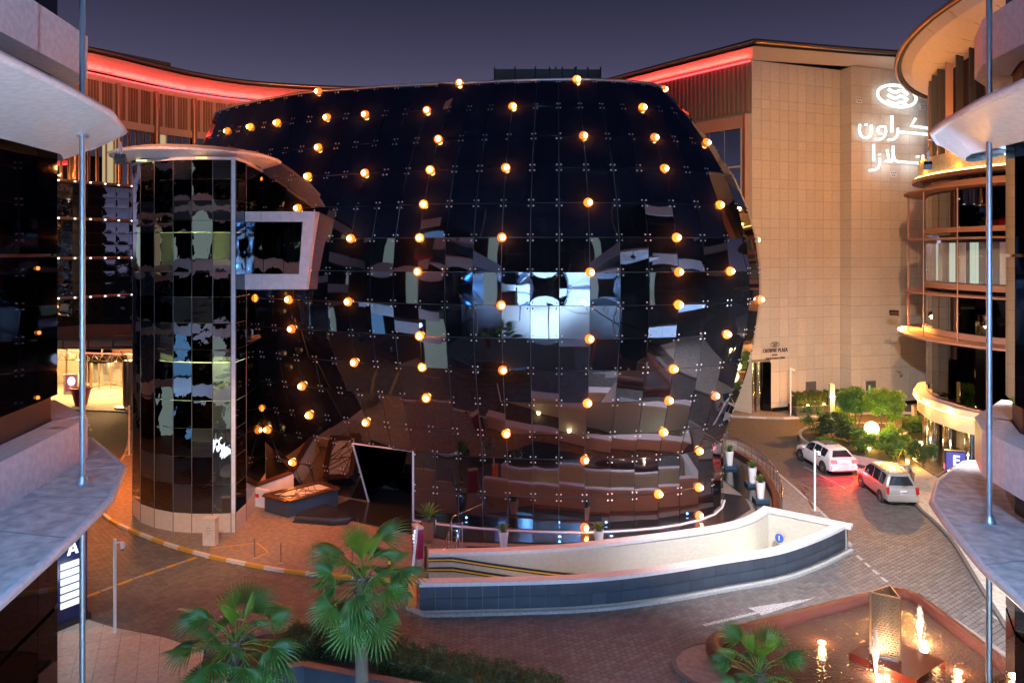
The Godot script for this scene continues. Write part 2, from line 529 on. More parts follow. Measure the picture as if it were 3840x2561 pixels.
func flood(label: String, at: Vector3, to: Vector3, c: Color, e: float, angle: float, size := 0.7) -> void:
	var t := thing("floodlight", label, "floodlight")
	var z := (to - at).normalized()
	var bs := Basis.looking_at(z, Vector3.UP)
	var back := at - z * 0.14
	part(t, "housing", boxm(back, Vector3(size, size * 0.7, 0.2), bs), M.black)
	part(t, "bracket", MB.new().bar(back + Vector3(0, 0.1, 0), back + Vector3(0, 0.45, 0), 0.06, 0.06).done(), M.galvanised)
	spot_light(t, at, to, c, e, angle, 0.3)

# ------------------------------------------------------------------ ground, roads, pavements
func ground() -> void:
	var hole := PackedVector2Array(ramp_hole())
	var b := MB.new()
	for r in [[-500.0, 5.0], [5.0, 500.0]]:
		for p in Geometry2D.clip_polygons(PackedVector2Array([Vector2(r[0], -400), Vector2(r[1], -400), Vector2(r[1], 700), Vector2(r[0], 700)]), hole):
			b.flat(Array(p), -0.02, Vector3.UP)
	struct(part(self, "ground", b.done(), M.asphalt))
	var raised := [["pavement", walk_main(), M.pavement, 0.12], ["pavement", walk_van(), M.pale_pavement, 0.1], ["pavement", walk_hotel(), M.pavement, 0.12], ["pavement", tile_area(), M.mortar, 0.1], ["pavement", apron(), M.pavement, 0.1]]
	for r in raised:
		struct(part(self, r[0], MB.new().prism(r[1], -0.1, r[3]).done(), r[2]))
	struct(part(self, "flower_bed", MB.new().prism(bed_front(), -0.1, 0.16).done(), M.soil))
	# kerbs, stone by stone
	kerb_run(KERB_LEFT, 0.14, ["kerb_yellow", "kerb_white"], 1.05, 5)
	kerb_run(KERB_RIGHT, 0.14, ["kerb_stone"], 1.0, 0)
	kerb_run(KERB_VAN, 0.14, ["concrete_dark", "concrete_dark"], 1.2, 0)
	kerb_run(walk_hotel().slice(0, 7), 0.14, ["kerb_white", "kerb_stone"], 1.4, 0)
	kerb_run(tile_area().slice(1, 6), 0.13, ["concrete_dark"], 1.0, 0)
	kerb_run(bed_front().slice(0, 8), 0.2, ["concrete_dark"], 1.0, 0)
	var ap := apron()
	kerb_run(ap.slice(0, 15), 0.13, ["concrete_dark"], 0.7, 0)
	var out := []
	for k in RAMP_OUT: out.append(k + Vector2(0.1, -0.32))
	out.insert(0, Vector2(-4.15, 29.1))
	kerb_run(out, 0.12, ["kerb_stone"], 1.15, 0)
	# floor tiles at the foot of the building on the left
	var tiles := struct(node("tiled_pavement"))
	var tm := boxm(Vector3(0, 0.02, 0), Vector3(0.638, 0.03, 0.638))
	var ta := PackedVector2Array(tile_area())
	var turn := 0.42
	for i in range(-40, 40):
		for j in range(-40, 40):
			var p := Vector2(-13.5, 24.5) + Vector2(i * 0.65, j * 0.65).rotated(turn)
			if p.x / p.y < -0.68 or p.y < 23.2: continue
			var full := true
			var sq := PackedVector2Array()
			for c in [Vector2(0.319, 0.319), Vector2(-0.319, 0.319), Vector2(-0.319, -0.319), Vector2(0.319, -0.319)]:
				sq.append(p + c.rotated(turn))
				full = full and Geometry2D.is_point_in_polygon(sq[-1], ta)
			if not full:
				for cut in Geometry2D.intersect_polygons(sq, ta):
					part(tiles, "tile", MB.new().prism(Array(cut), 0.1, 0.135).done(), M.tile)
			else: part(tiles, "tile", tm, M.tile if (i * 7 + j * 3) % 5 else M.tile_two, Transform3D(Basis(Vector3.UP, turn), v3(p.x, 0.1, p.y)))
	# block paving of the roads
	var blocks := []
	var polys := [PackedVector2Array(walk_main()), PackedVector2Array(walk_van()), PackedVector2Array(tile_area()), PackedVector2Array(apron()), PackedVector2Array(bed_front()), hole]
	for zone in 2:
		var ang := 0.16 if zone == 0 else 0.62
		for i in range(-170, 170):
			for j in range(-200, 200):
				var p := Vector2(0, 34) + Vector2((i + (0.5 if j % 2 else 0.0)) * 0.262, j * 0.202).rotated(ang)
				if p.y < 22.5 or p.y > 46.0 or absf(p.x) / p.y > 0.72 or (zone == 0) != (p.x < -3.9): continue
				var clear := true
				for k in polys:
					if Geometry2D.is_point_in_polygon(p, k): clear = false
				if not clear: continue
				if p.x > -4.3 and p.x < 16.1 and p.y > 27.5 and p.y < 38 and inside(p + Vector2(0, 0.45), ramp_hole()): continue
				blocks.append([p, ang])
	var road := struct(node("road"))
	blocks.sort_custom(func(a, b): return a[0].y < b[0].y)
	var mesh := paver_mesh()
	var rest := []
	var shown := 0
	for bl in blocks:
		var p: Vector2 = bl[0]
		var tint := rng.randf_range(0.72, 1.2)
		var xf := Transform3D(Basis(Vector3.UP, bl[1]) * Basis(Vector3.RIGHT, rng.randf_range(-0.008, 0.008)), v3(p.x, -0.016 + rng.randf_range(-0.003, 0.003), p.y))
		var u := p.x / p.y
		if shown < 300 and p.y > 24.2 and u > 0.02 and u < 0.24:
			shown += 1
			part(road, "paver", mesh, M["paver_%d" % rng.randi_range(0, 3)], xf)
		else:
			rest.append([xf, Color(0.148 * tint, 0.133 * tint * rng.randf_range(0.95, 1.05), 0.125 * tint)])
	var mm := MultiMesh.new()
	mm.transform_format = MultiMesh.TRANSFORM_3D
	mm.use_colors = true
	mm.mesh = mesh
	mm.instance_count = rest.size()
	for k in rest.size():
		mm.set_instance_transform(k, rest[k][0])
		mm.set_instance_color(k, rest[k][1])
	var mi := MultiMeshInstance3D.new()
	mi.name = "paving"
	mi.multimesh = mm
	mi.material_override = M.paver
	road.add_child(mi, true)
	stuff(mi)
	# painted markings
	var lines := [[-14.5, 34.0, -16.26, 31.75, 0.22, 6, true], [-16.26, 31.75, -17.4, 30.0, 0.2, 3, true], [-13.2, 29.1, -11.9, 28.7, 0.16, 1, false], [-11.3, 28.5, -10.2, 28.2, 0.16, 1, false], [-22.0, 37.0, -25.0, 44.0, 0.12, 5, false],
		[15.95, 34.2, 15.95, 31.2, 0.16, 4, false], [18.5, 29.1, 18.6, 27.6, 0.12, 1, false], [19.1, 48.6, 19.8, 43.9, 0.14, 1, false], [7.1, 27.75, 9.6, 28.8, 0.16, 1, false], [-33.0, 58.0, -37.0, 64.0, 0.14, 4, false]]
	for l in lines:
		var a := Vector2(l[0], l[1])
		var c := Vector2(l[2], l[3])
		for k in l[5]:
			var p0 := a.lerp(c, (k + 0.04) / l[5])
			var p1 := a.lerp(c, (k + (0.96 if l[6] else 0.66) if l[5] > 1 else 1.0) / l[5])
			struct(part(self, "road_marking", MB.new().bar(v3(p0.x, 0.0115, p0.y), v3(p1.x, 0.0115, p1.y), l[4], 0.004).done(), M.kerb_yellow if l[6] and k % 2 == 0 else M.road_paint))
	var ar := [Vector2(9.6, 28.72), Vector2(9.62, 28.55), Vector2(12.3, 30.0), Vector2(9.3, 29.15), Vector2(9.5, 28.88)]
	struct(part(self, "road_marking", MB.new().prism(ar, 0.0095, 0.0135).done(), M.road_paint))
	var yl := [Vector2(-14.2, 34.7), Vector2(-12.2, 35.4), Vector2(-11.3, 34.3), Vector2(-11.7, 33.6)]
	for k in 3:
		struct(part(self, "road_marking", MB.new().bar(v3(yl[k].x, 0.126, yl[k].y), v3(yl[k + 1].x, 0.126, yl[k + 1].y), 0.07, 0.004).done(), M.kerb_yellow))

func node(called: String) -> Node3D:
	var o := Node3D.new()
	o.name = numbered(called)
	add_child(o)
	return o

func paver_mesh() -> ArrayMesh:
	var b := MB.new()
	var w := 0.126; var d := 0.096; var c := 0.012; var h := 0.024
	var top := [Vector3(-w + c, h, -d + c), Vector3(w - c, h, -d + c), Vector3(w - c, h, d - c), Vector3(-w + c, h, d - c)]
	var low := [Vector3(-w, h - c, -d), Vector3(w, h - c, -d), Vector3(w, h - c, d), Vector3(-w, h - c, d)]
	b.q(top[0], top[1], top[2], top[3], Vector3.UP)
	for k in 4:
		var n := (k + 1) % 4
		var o: Vector3 = (low[k] + low[n]) * 0.5
		o.y = 0.1
		b.q(low[k], low[n], top[n], top[k], o)
		var dn := Vector3(0, -0.03, 0)
		b.q(low[k] + dn, low[n] + dn, low[n], low[k], Vector3(o.x, 0, o.z))
	return b.done()

func along(pts: Array, step: float) -> Array:   # points about step apart on a polyline
	var out := []
	var total := 0.0
	for k in pts.size() - 1: total += pts[k].distance_to(pts[k + 1])
	var n := maxi(1, roundi(total / step))
	for i in n + 1:
		var want := total * i / n
		for k in pts.size() - 1:
			var l: float = pts[k].distance_to(pts[k + 1])
			if want <= l + 0.0001 or k == pts.size() - 2:
				out.append(pts[k].lerp(pts[k + 1], clampf(want / l, 0.0, 1.0)))
				break
			want -= l
	return out

func smooth_line(pts: Array, sub: int) -> Array:
	var out := []
	for i in pts.size() - 1:
		for k in sub:
			out.append(pts[i].cubic_interpolate(pts[i + 1], pts[maxi(i - 1, 0)], pts[mini(i + 2, pts.size() - 1)], float(k) / sub))
	out.append(pts[-1])
	return out

func kerb_run(pts: Array, h: float, mats: Array, step: float, plain_first: int) -> void:
	var k := struct(node("kerb"))
	var p := along(smooth_line(pts, 6), step)
	for i in p.size() - 1:
		var a: Vector2 = p[i]
		var b: Vector2 = p[i + 1]
		var e := (b - a).normalized() * 0.008
		a += e
		b -= e
		var m: String = "kerb_stone" if i < plain_first else mats[i % mats.size()]
		part(k, "kerb_block", MB.new().bar(v3(a.x, h * 0.5 - 0.04, a.y), v3(b.x, h * 0.5 - 0.04, b.y), 0.16, h + 0.08 + 0.004 * (i % 2)).done(), M[m])

# ------------------------------------------------------------------ the glass dome
const DOME_CTRL := [Vector2(11.9, 41.6), Vector2(10.6, 39), Vector2(8.1, 37.4), Vector2(5.25, 36.7), Vector2(2.54, 36.55), Vector2(-1.5, 37.05), Vector2(-5.2, 38.2), Vector2(-10.5, 40.7), Vector2(-15, 43.4), Vector2(-19, 46.5), Vector2(-21.5, 50), Vector2(-21, 55), Vector2(-16, 60), Vector2(-8, 61), Vector2(0, 59), Vector2(7, 54), Vector2(11, 48.5), Vector2(12.2, 44.8)]
const DOME_Y := [0.0, 1.9, 3.77, 5.12, 6.79, 8.39, 9.95, 11.52, 13.08, 14.72, 16.38, 18.15, 19.83, 21.6, 23.3]
const DOME_OFF := [0.0, 0.0, 0.0, 0.5, 1.05, 1.5, 1.8, 2.0, 2.0, 1.8, 1.35, 0.6, -0.4, -1.7, -3.3]
const DOME_COLS := 72

func dome_outline() -> void:
	var pts := []
	var n := DOME_CTRL.size()
	for i in n:
		for k in 24:
			pts.append(DOME_CTRL[i].cubic_interpolate(DOME_CTRL[(i + 1) % n], DOME_CTRL[(i + n - 1) % n], DOME_CTRL[(i + 2) % n], k / 24.0))
	pts.append(pts[0])
	var cum := [0.0]
	for i in pts.size() - 1: cum.append(cum[i] + pts[i].distance_to(pts[i + 1]))
	var total: float = cum[-1]
	var at := 0
	for j in DOME_COLS:
		var s := (j + 0.3) * total / DOME_COLS
		while cum[at + 1] < s: at += 1
		dome_pts.append(pts[at].lerp(pts[at + 1], (s - cum[at]) / (cum[at + 1] - cum[at])))
	for j in DOME_COLS:
		var t: Vector2 = (dome_pts[(j + 1) % DOME_COLS] - dome_pts[(j + DOME_COLS - 1) % DOME_COLS]).normalized()
		dome_nrm.append(Vector2(-t.y, t.x) if Vector2(-t.y, t.x).dot(dome_pts[j] - Vector2(-4, 49)) > 0 else Vector2(t.y, -t.x))

func dome_at(j: int, i: int, inset := 0.0) -> Vector3:
	j = posmod(j, DOME_COLS)
	var p: Vector2 = dome_pts[j]
	var o: float = DOME_OFF[i]
	if o < 0.0: o *= 1.0 - 0.6 * clampf((-3.0 - p.x) / 10.0, 0.0, 1.0)
	if p.x < -7.0 and i < 2: o = -0.75 * (2 - i)
	p += dome_nrm[j] * (o - inset)
	return v3(p.x, DOME_Y[i], p.y)

func glass_quad(c: Array, gap: float, tilt: Vector2, swell: float, n := 5) -> ArrayMesh:
	# c: four corners, anticlockwise from outside; pane set in by gap, turned a little and slightly cushioned
	var e1: Vector3 = (c[1] - c[0]).normalized()
	var e2: Vector3 = (c[3] - c[0]).normalized()
	var nn: Vector3 = (c[2] - c[0]).cross(c[3] - c[1]).normalized()
	var g := [c[0] + (e1 + e2) * gap, c[1] + (-e1 + e2) * gap, c[2] - (e1 + e2) * gap, c[3] + (e1 - e2) * gap]
	var p := []
	for a in n:
		for b in n:
			var s := a / (n - 1.0); var t := b / (n - 1.0)
			var q: Vector3 = g[0].lerp(g[1], s).lerp(g[3].lerp(g[2], s), t)
			var x := s * 2 - 1; var y := t * 2 - 1
			p.append(q + nn * (swell * (1 - x * x) * (1 - y * y) + tilt.x * x + tilt.y * y))
	var m := MB.new()
	var nm := []
	for a in n:
		for b in n:
			var d1: Vector3 = p[mini(a + 1, n - 1) * n + b] - p[maxi(a - 1, 0) * n + b]
			var d2: Vector3 = p[a * n + mini(b + 1, n - 1)] - p[a * n + maxi(b - 1, 0)]
			var k := d1.cross(d2).normalized()
			nm.append(k if k.dot(nn) > 0 else -k)
	for a in n - 1:
		for b in n - 1:
			var i := a * n + b
			m.tn(p[i], p[i + n], p[i + n + 1], nm[i], nm[i + n], nm[i + n + 1])
			m.tn(p[i], p[i + n + 1], p[i + 1], nm[i], nm[i + n + 1], nm[i + 1])
	# the edge of the pane
	var back := nn * -0.03
	for k in 4:
		var f := [0, n * (n - 1), n * n - 1, n - 1]
		var u: Vector3 = p[f[k]]
		var w: Vector3 = p[f[(k + 1) % 4]]
		m.q(u, w, w + back, u + back, (u + w) * 0.5 - (c[0] + c[2]) * 0.5)
	return m.done()

func dome() -> void:
	dome_outline()
	var d := thing("glass_dome_building", "black mirror glass dome studded with orange lamps in the middle of the plaza", "building")
	# inner shell behind the joints
	var sh := MB.new()
	for j in DOME_COLS:
		for i in DOME_Y.size() - 1:
			var x: float = dome_pts[j].x
			if i < 2 and x > -8.3 and x < -5.0 and dome_pts[j].y < 45: continue
			var c := [dome_at(j, i, 0.06), dome_at(j + 1, i, 0.06), dome_at(j + 1, i + 1, 0.06), dome_at(j, i + 1, 0.06)]
			sh.q(c[0], c[1], c[2], c[3], c[0] - v3(-4, c[0].y, 49))
	part(d, "inner_shell", sh.done(), M.backing)
	var top := []
	var rim := []
	for j in DOME_COLS:
		var p := dome_at(j, 14, 0.05)
		top.append(Vector2(p.x, -p.z))
		rim.append(dome_at(j, 14) + Vector3(0, 0.04, 0))
	rim.append(rim[0])
	part(d, "roof", MB.new().prism(top, 23.0, 23.25).done(), M.backing)
	part(d, "roof_rim", MB.new().tube(rim, 0.07, 6).done(), M.galvanised)
	# panes
	var panes := []
	for j in DOME_COLS:
		for i in DOME_Y.size() - 1:
			var x: float = dome_pts[j].x
			var front: bool = dome_pts[j].y < 48
			if i < 2 and x > -8.3 and x < -5.0 and front: continue
			var c := [dome_at(j, i), dome_at(j + 1, i), dome_at(j + 1, i + 1), dome_at(j, i + 1)]
			var nn: Vector3 = (c[2] - c[0]).cross(c[3] - c[1])
			var mid: Vector3 = (c[0] + c[2]) * 0.5
			var out := mid - v3(-4, mid.y, 49)
			if nn.dot(out) < 0:
				c = [c[1], c[0], c[3], c[2]]
				nn = -nn
			var to := Vector3(0, EYE, 0) - mid
			panes.append([nn.normalized().dot(to.normalized()) * nn.length() / to.length_squared(), c, out])
	panes.sort_custom(func(a, b): return a[0] > b[0])
	var rest := MB.new()
	var bolts := MB.new()
	for k in panes.size():
		var c: Array = panes[k][1]
		if k < 300:
			var kick := 2.2 if rng.randf() < 0.16 else 1.0
			part(d, "glass_panel", glass_quad(c, 0.013, Vector2(rng.randfn(0, 0.011), rng.randfn(0, 0.011)) * kick, rng.randf_range(-0.002, 0.006)), M.dome_glass)
		else:
			var e1: Vector3 = (c[1] - c[0]).normalized() * 0.012
			var e2: Vector3 = (c[3] - c[0]).normalized() * 0.012
			rest.q(c[0] + e1 + e2, c[1] - e1 + e2, c[2] - e1 - e2, c[3] + e1 - e2, panes[k][2])
		if panes[k][0] > 0.0:
			var nn: Vector3 = (c[2] - c[0]).cross(c[3] - c[1]).normalized()
			for q in 4:
				var e: Vector3 = (c[(q + 2) % 4] - c[q]).normalized() * 0.19
				var at: Vector3 = c[q] + e + nn * 0.012
				var x := (c[1] - c[0]).normalized() as Vector3
				var y := nn.cross(x)
				var ring := []
				for s in 6: ring.append(at + (x * cos(TAU * s / 6) + y * sin(TAU * s / 6)) * 0.042)
				for s in 6: bolts.t(ring[s], ring[(s + 1) % 6], at + nn * 0.026, nn)
	stuff(part(d, "rear_glazing", rest.done(), M.dome_glass))
	stuff(part(d, "glass_fixings", bolts.done(), M.bolt))
	# orange lamps at the joints
	var ball := MB.new().ball(Vector3.ZERO, 0.22, 8).done()
	var core := MB.new().ball(Vector3.ZERO, 0.13, 7).done()
	for k in [[21, 14], [14, 14], [8, 14], [0, 14], [23, 13], [20, 13], [18, 13], [15, 13], [11, 13], [5, 13], [20, 12], [14, 12], [8, 12], [5, 12], [2, 12], [23, 11], [20, 11], [17, 11], [14, 11], [11, 11], [5, 11], [20, 10], [14, 10], [8, 10], [3, 10], [17, 9], [14, 9], [11, 9], [5, 9], [71, 9], [19, 8], [14, 8], [8, 8], [5, 8], [3, 8], [22, 7], [20, 7], [17, 7], [11, 7], [5, 7], [1, 7], [20, 6], [14, 6], [8, 6], [3, 6], [23, 5], [17, 5], [14, 5], [11, 5], [5, 5], [20, 4], [14, 4], [8, 4], [5, 4], [3, 4], [23, 3], [20, 3], [17, 3], [11, 3], [5, 3], [23, 2], [22, 1], [8, 2], [3, 2], [3, 1], [5, 1], [26, 12], [27, 13], [25, 13], [8, 0], [3, 0]]:
		var at := dome_at(k[0], k[1], -0.02)
		if k[1] == 14: at.y += 0.02
		if k[1] == 0: at.y += 0.45
		var l := part(d, "facade_lamp", ball, [M.orange_lamp, M.orange_lamp_dim, M.orange_lamp_bright][rng.randi_range(0, 2)], Transform3D(Basis.IDENTITY, at))
		var out := (at - v3(-4, at.y, 49)).normalized()
		part(l, "lamp_core", core, M.amber_core, Transform3D(Basis.IDENTITY, (Vector3(0, EYE, 0) - at).normalized() * 0.03 + out * 0.12))
		lamp_light(l, out * 0.15, Color(1.0, 0.45, 0.1), rng.randf_range(2.2, 4.2), 0.03)
	# doorway: recess with a pale frame
	var ja := -1
	var jb := -1
	for j in DOME_COLS:
		var x: float = dome_pts[j].x
		if dome_pts[j].y < 45 and x > -8.3 and x < -5.0:
			if ja < 0: ja = j
			jb = j + 1
	var a := dome_at(ja, 0)
	var b := dome_at(jb, 0)
	var a2 := dome_at(ja, 2)
	var b2 := dome_at(jb, 2)
	var inn := (v3(-4, 0, 49) - a).normalized() * 3.2
	inn.y = 0
	part(d, "doorway_recess", MB.new().q(a + inn, b + inn, b2 + inn, a2 + inn, -inn).q2(a, a + inn, a2 + inn, a2).q2(b, b + inn, b2 + inn, b2).q2(a2, b2, b2 + inn, a2 + inn).done(), M.dark_glass)
	part(d, "doorway_frame", MB.new().bar(a, a2, 0.07, 0.1).bar(a2, b2, 0.09, 0.07).bar(b2, dome_at(jb, 0), 0.07, 0.07).done(), M.white_panel)
	for s in [0.33, 0.66]:
		part(d, "door_leaf", boxm((a + inn * 0.97).lerp(b + inn * 0.97, s) + Vector3(0, 1.4, 0), Vector3(0.06, 2.8, 0.06)), M.steel)
	# pale strip along the foot
	var foot := []
	for j in range(0, ja + 1): foot.append(dome_at(j, 0, -0.06) + Vector3(0, 0.2, 0))
	part(d, "foot_strip", MB.new().tube(foot, 0.06, 6).done(), M.white_cap)
	var foot2 := []
	for j in range(jb, jb + 9): foot2.append(dome_at(j, 0, -0.1) + Vector3(0, 0.2, 0))
	part(d, "foot_strip", MB.new().tube(foot2, 0.05, 6).done(), M.concrete_dark)
	# plant screens on the roof
	for s in [[1.6, 25.1, 52.0, 5.6, 3.4], [4.2, 24.9, 50.5, 3.4, 3.0], [-0.6, 24.3, 50.0, 3.4, 1.5]]:
		var scr := part(d, "plant_screen", boxm(v3(s[0], s[1] - 0.2, s[2]), Vector3(s[3], s[4], 2.4)), M.concrete_dark)
		for p in 5: part(scr, "screen_post", boxm(v3(s[0] + s[3] * (p / 4.0 - 0.5), s[1] - 0.1, s[2] - 1.24), Vector3(0.09, s[4] + 0.1, 0.07)), M.black)

# ------------------------------------------------------------------ the stair tower
const TOWER := [Vector2(-20.15, 39.27), Vector2(-19.13, 38.08), Vector2(-18.07, 37.36), Vector2(-16.88, 36.84), Vector2(-15.88, 36.67), Vector2(-14.83, 36.64), Vector2(-13.95, 36.72), Vector2(-13.73, 36.74), Vector2(-13.73, 38.2), Vector2(-14.5, 43.5), Vector2(-18.5, 44.0), Vector2(-20.4, 42.5), Vector2(-20.6, 40.6)]
const TOWER_Y := [1.07, 2.5, 3.88, 5.28, 6.66, 8.56, 9.2, 10.5, 11.8, 13.03, 15.0, 15.6, 16.6, 17.65, 18.7]

func wavy(n: int) -> ArrayMesh:
	# a cushioned, slightly warped unit pane facing +z
	var noise := FastNoiseLite.new()
	noise.seed = 100 + n
	noise.frequency = 0.55
	var a := rng.randf_range(0.004, 0.012) * (1.0 if n % 3 else -1.0)
	var k := 13
	var p := []
	var nm := []
	var f := func(s: float, t: float) -> float:
		return a * (1 - s * s) * (1 - t * t) + 0.003 * noise.get_noise_2d(s * 1.3, t * 1.3)
	for i in k:
		for j in k:
			var s := i / (k - 1.0) * 2 - 1; var t := j / (k - 1.0) * 2 - 1
			p.append(Vector3(s * 0.5, t * 0.5, f.call(s, t)))
			var h := 0.05
			nm.append(Vector3(-(f.call(s + h, t) - f.call(s - h, t)) / h, -(f.call(s, t + h) - f.call(s, t - h)) / h, 1).normalized())
	var m := MB.new()
	for i in k - 1:
		for j in k - 1:
			var o := i * k + j
			m.tn(p[o], p[o + k], p[o + k + 1], nm[o], nm[o + k], nm[o + k + 1])
			m.tn(p[o], p[o + k + 1], p[o + 1], nm[o], nm[o + k + 1], nm[o + 1])
	return m.done()

func face(a: Vector2, b: Vector2, y0: float, y1: float, gap: float, proud := 0.0) -> Transform3D:
	# puts a unit pane on the wall from a to b (b to the right when seen from outside)
	var x := v3(b.x, 0, b.y) - v3(a.x, 0, a.y)
	var w := x.length()
	x /= w
	var z := x.cross(Vector3.UP).normalized()
	var o := (v3(a.x, 0, a.y) + v3(b.x, 0, b.y)) * 0.5 + Vector3(0, (y0 + y1) * 0.5, 0) + z * proud
	return Transform3D(Basis(x * (w - gap), Vector3(0, y1 - y0 - gap, 0), z), o)

func tower() -> void:
	var t := thing("stair_tower", "round stair tower of warped mirror panes under a pale disc roof", "building")
	var v := []
	for k in 12: v.append(wavy(k))
	M.panes = v
	var core := [Vector2(-19.2, 40.0), Vector2(-17.8, 38.4), Vector2(-16, 37.8), Vector2(-14.4, 37.9), Vector2(-14.4, 43.2), Vector2(-19.5, 43)]
	part(t, "stair_core", MB.new().prism([Vector2(-19.6, 41.2), Vector2(-14.2, 40.6), Vector2(-14.6, 43.2), Vector2(-18.6, 43.6)], 0.1, 18.6).done(), M.cream_plaster)
	for y in [4.2, 8.8, 13.2, 15.3]: part(t, "floor_slab", MB.new().prism(core, y - 0.12, y + 0.12).done(), M.concrete_dark)
	for l in [[-17.6, 8.3, 39.4, 16.0], [-15.2, 8.3, 39.0, 16.0], [-17.5, 14.6, 39.6, 12.0], [-16.5, 6.9, 39.2, 6.0]]:
		var lm := part(t, "stairwell_lamp", boxm(v3(l[0], l[1], l[2]), Vector3(0.6, 0.06, 0.12)), M.lit_window_cool)
		lamp_light(lm, v3(l[0], l[1] - 0.12, l[2]), Color(0.85, 0.95, 0.62), l[3], 0.1)
	for s in 9:
		part(t, "stair_tread", boxm(v3(-18.4 + s * 0.42, 9.2 + s * 0.4, 39.6), Vector3(0.42, 0.1, 1.1)), M.concrete_dark)
		part(t, "stair_tread", boxm(v3(-18.4 + s * 0.42, 4.6 + s * 0.4, 39.6), Vector3(0.42, 0.1, 1.1)), M.concrete_dark)
	var n := TOWER.size()
	for f in n:
		var a: Vector2 = TOWER[f]
		var b: Vector2 = TOWER[(f + 1) % n]
		if f == 6:   # narrow pale edge strip
			for i in TOWER_Y.size() - 1: part(t, "edge_panel", M.unit, M.white_panel, face(a, b, TOWER_Y[i], TOWER_Y[i + 1], 0.015))
		elif f >= 8:
			for i in range(0, TOWER_Y.size() - 1, 2): part(t, "glass_pane", M.unit, M.dark_glass, face(a, b, TOWER_Y[i], TOWER_Y[i + 2], 0.03))
		else:
			for i in TOWER_Y.size() - 1: part(t, "glass_pane", v[rng.randi_range(0, 11)], (M.tower_glass if rng.randf() < 0.42 else M.tower_mirror) if f < 6 else M.dark_glass, face(a, b, TOWER_Y[i], TOWER_Y[i + 1], 0.022))
		part(t, "plinth_panel", M.unit, M.beige_panel_three, face(a, b, 0.1, TOWER_Y[0], 0.02))
		part(t, "mullion", MB.new().bar(v3(a.x, 0.1, a.y), v3(a.x, 18.7, a.y), 0.03, 0.03).done(), M.backing)
	part(t, "plinth_core", MB.new().prism(inset_poly(TOWER, 0.12), 0.1, TOWER_Y[0] - 0.02).done(), M.joint)
	# disc roof: shallow dish with a thin rim
	var c := Vector2(-17.05, 40.2)
	var rings := [[1.0, 18.72], [1.32, 19.0], [1.34, 19.1], [1.1, 19.35], [0.02, 19.5]]
	var rim := []
	for k in 20:
		var an := TAU * k / 20
		rim.append(Vector2(cos(an) * 3.22, sin(an) * 3.45))
	for k in 20:
		var m := MB.new()
		for r in rings.size() - 1:
			var p0: Vector2 = c + rim[k] * rings[r][0]; var p1: Vector2 = c + rim[(k + 1) % 20] * rings[r][0]
			var q0: Vector2 = c + rim[k] * rings[r + 1][0]; var q1: Vector2 = c + rim[(k + 1) % 20] * rings[r + 1][0]
			m.q(v3(p0.x, rings[r][1], p0.y), v3(p1.x, rings[r][1], p1.y), v3(q1.x, rings[r + 1][1], q1.y), v3(q0.x, rings[r + 1][1], q0.y), Vector3(rim[k].x, -6 if r == 0 else 8, -rim[k].y))
		part(t, "roof_panel", m.done(), M.canopy_panel)
	part(t, "soffit", MB.new().prism(inset_poly(TOWER, -0.05), 18.6, 18.74).done(), M.white_panel)
	for l in [Vector2(-18.8, 37.5), Vector2(-15.3, 36.4)]:
		var lm := part(t, "soffit_light", boxm(v3(l.x, 18.66, l.y), Vector3(0.5, 0.04, 0.06)), M.warm_led)

func inset_poly(p: Array, d: float) -> Array:
	var r := Geometry2D.offset_polygon(PackedVector2Array(p), -d)
	return Array(r[0]) if r.size() else p

func bridge() -> void:
	var t := thing("link_bridge", "white panelled link bridge between the stair tower and the dome", "bridge")
	var a := Vector2(-13.72, 38.0)
	var m := Vector2(-11.2, 38.0)
	var b := Vector2(-10.35, 38.0)
	# white bands above and below, three panes between, a leaning end frame
	var xs := [-13.72, -12.8, -11.75, -10.75]
	for k in 3:
		part(t, "top_panel", boxm(v3((xs[k] + xs[k + 1]) * 0.5, 15.85, 38.3), Vector3(xs[k + 1] - xs[k] - 0.015, 0.52, 0.6)), M.white_panel)
		part(t, "bottom_panel", boxm(v3((xs[k] + xs[k + 1]) * 0.5 - 0.02, 12.5, 38.3), Vector3(xs[k + 1] - xs[k] - 0.015, 0.78, 0.6)), M.white_panel)
		part(t, "glass_pane", M.panes[k + 4], M.hotel_glass, face(Vector2(xs[k], 38.06), Vector2(xs[k + 1] - (0.1 if k == 2 else 0.0), 38.06), 12.9, 15.58, 0.03))
	var e := MB.new()
	var f := [Vector2(-10.85, 12.11), Vector2(-10.55, 12.11), Vector2(-10.1, 16.11), Vector2(-10.75, 16.11), Vector2(-10.75, 15.6), Vector2(-10.95, 12.9)]
	var pk := PackedVector2Array(f)
	var ix := Geometry2D.triangulate_polygon(pk)
	for k in range(0, ix.size(), 3): e.t(v3(pk[ix[k]].x, pk[ix[k]].y, 37.98), v3(pk[ix[k + 1]].x, pk[ix[k + 1]].y, 37.98), v3(pk[ix[k + 2]].x, pk[ix[k + 2]].y, 37.98), Vector3(0, 0, 1))
	for k in f.size():
		var p: Vector2 = f[k]
		var r: Vector2 = f[(k + 1) % f.size()]
		var o := Vector2((r - p).y, -(r - p).x)
		e.q(v3(p.x, p.y, 37.98), v3(r.x, r.y, 37.98), v3(r.x, r.y, 39.4), v3(p.x, p.y, 39.4), Vector3(o.x, o.y, 0))
	part(t, "end_frame", e.done(), M.white_panel)
	part(t, "deck", boxm(v3(-12.0, 12.3, 39.6), Vector3(3.3, 0.3, 2.4)), M.concrete_dark)
	part(t, "roof_slab", boxm(v3(-12.0, 15.95, 39.6), Vector3(3.3, 0.25, 2.4)), M.white_panel)
	part(t, "rear_wall", boxm(v3(-12.1, 14.1, 40.6), Vector3(3.2, 3.5, 0.1)), M.concrete_dark)

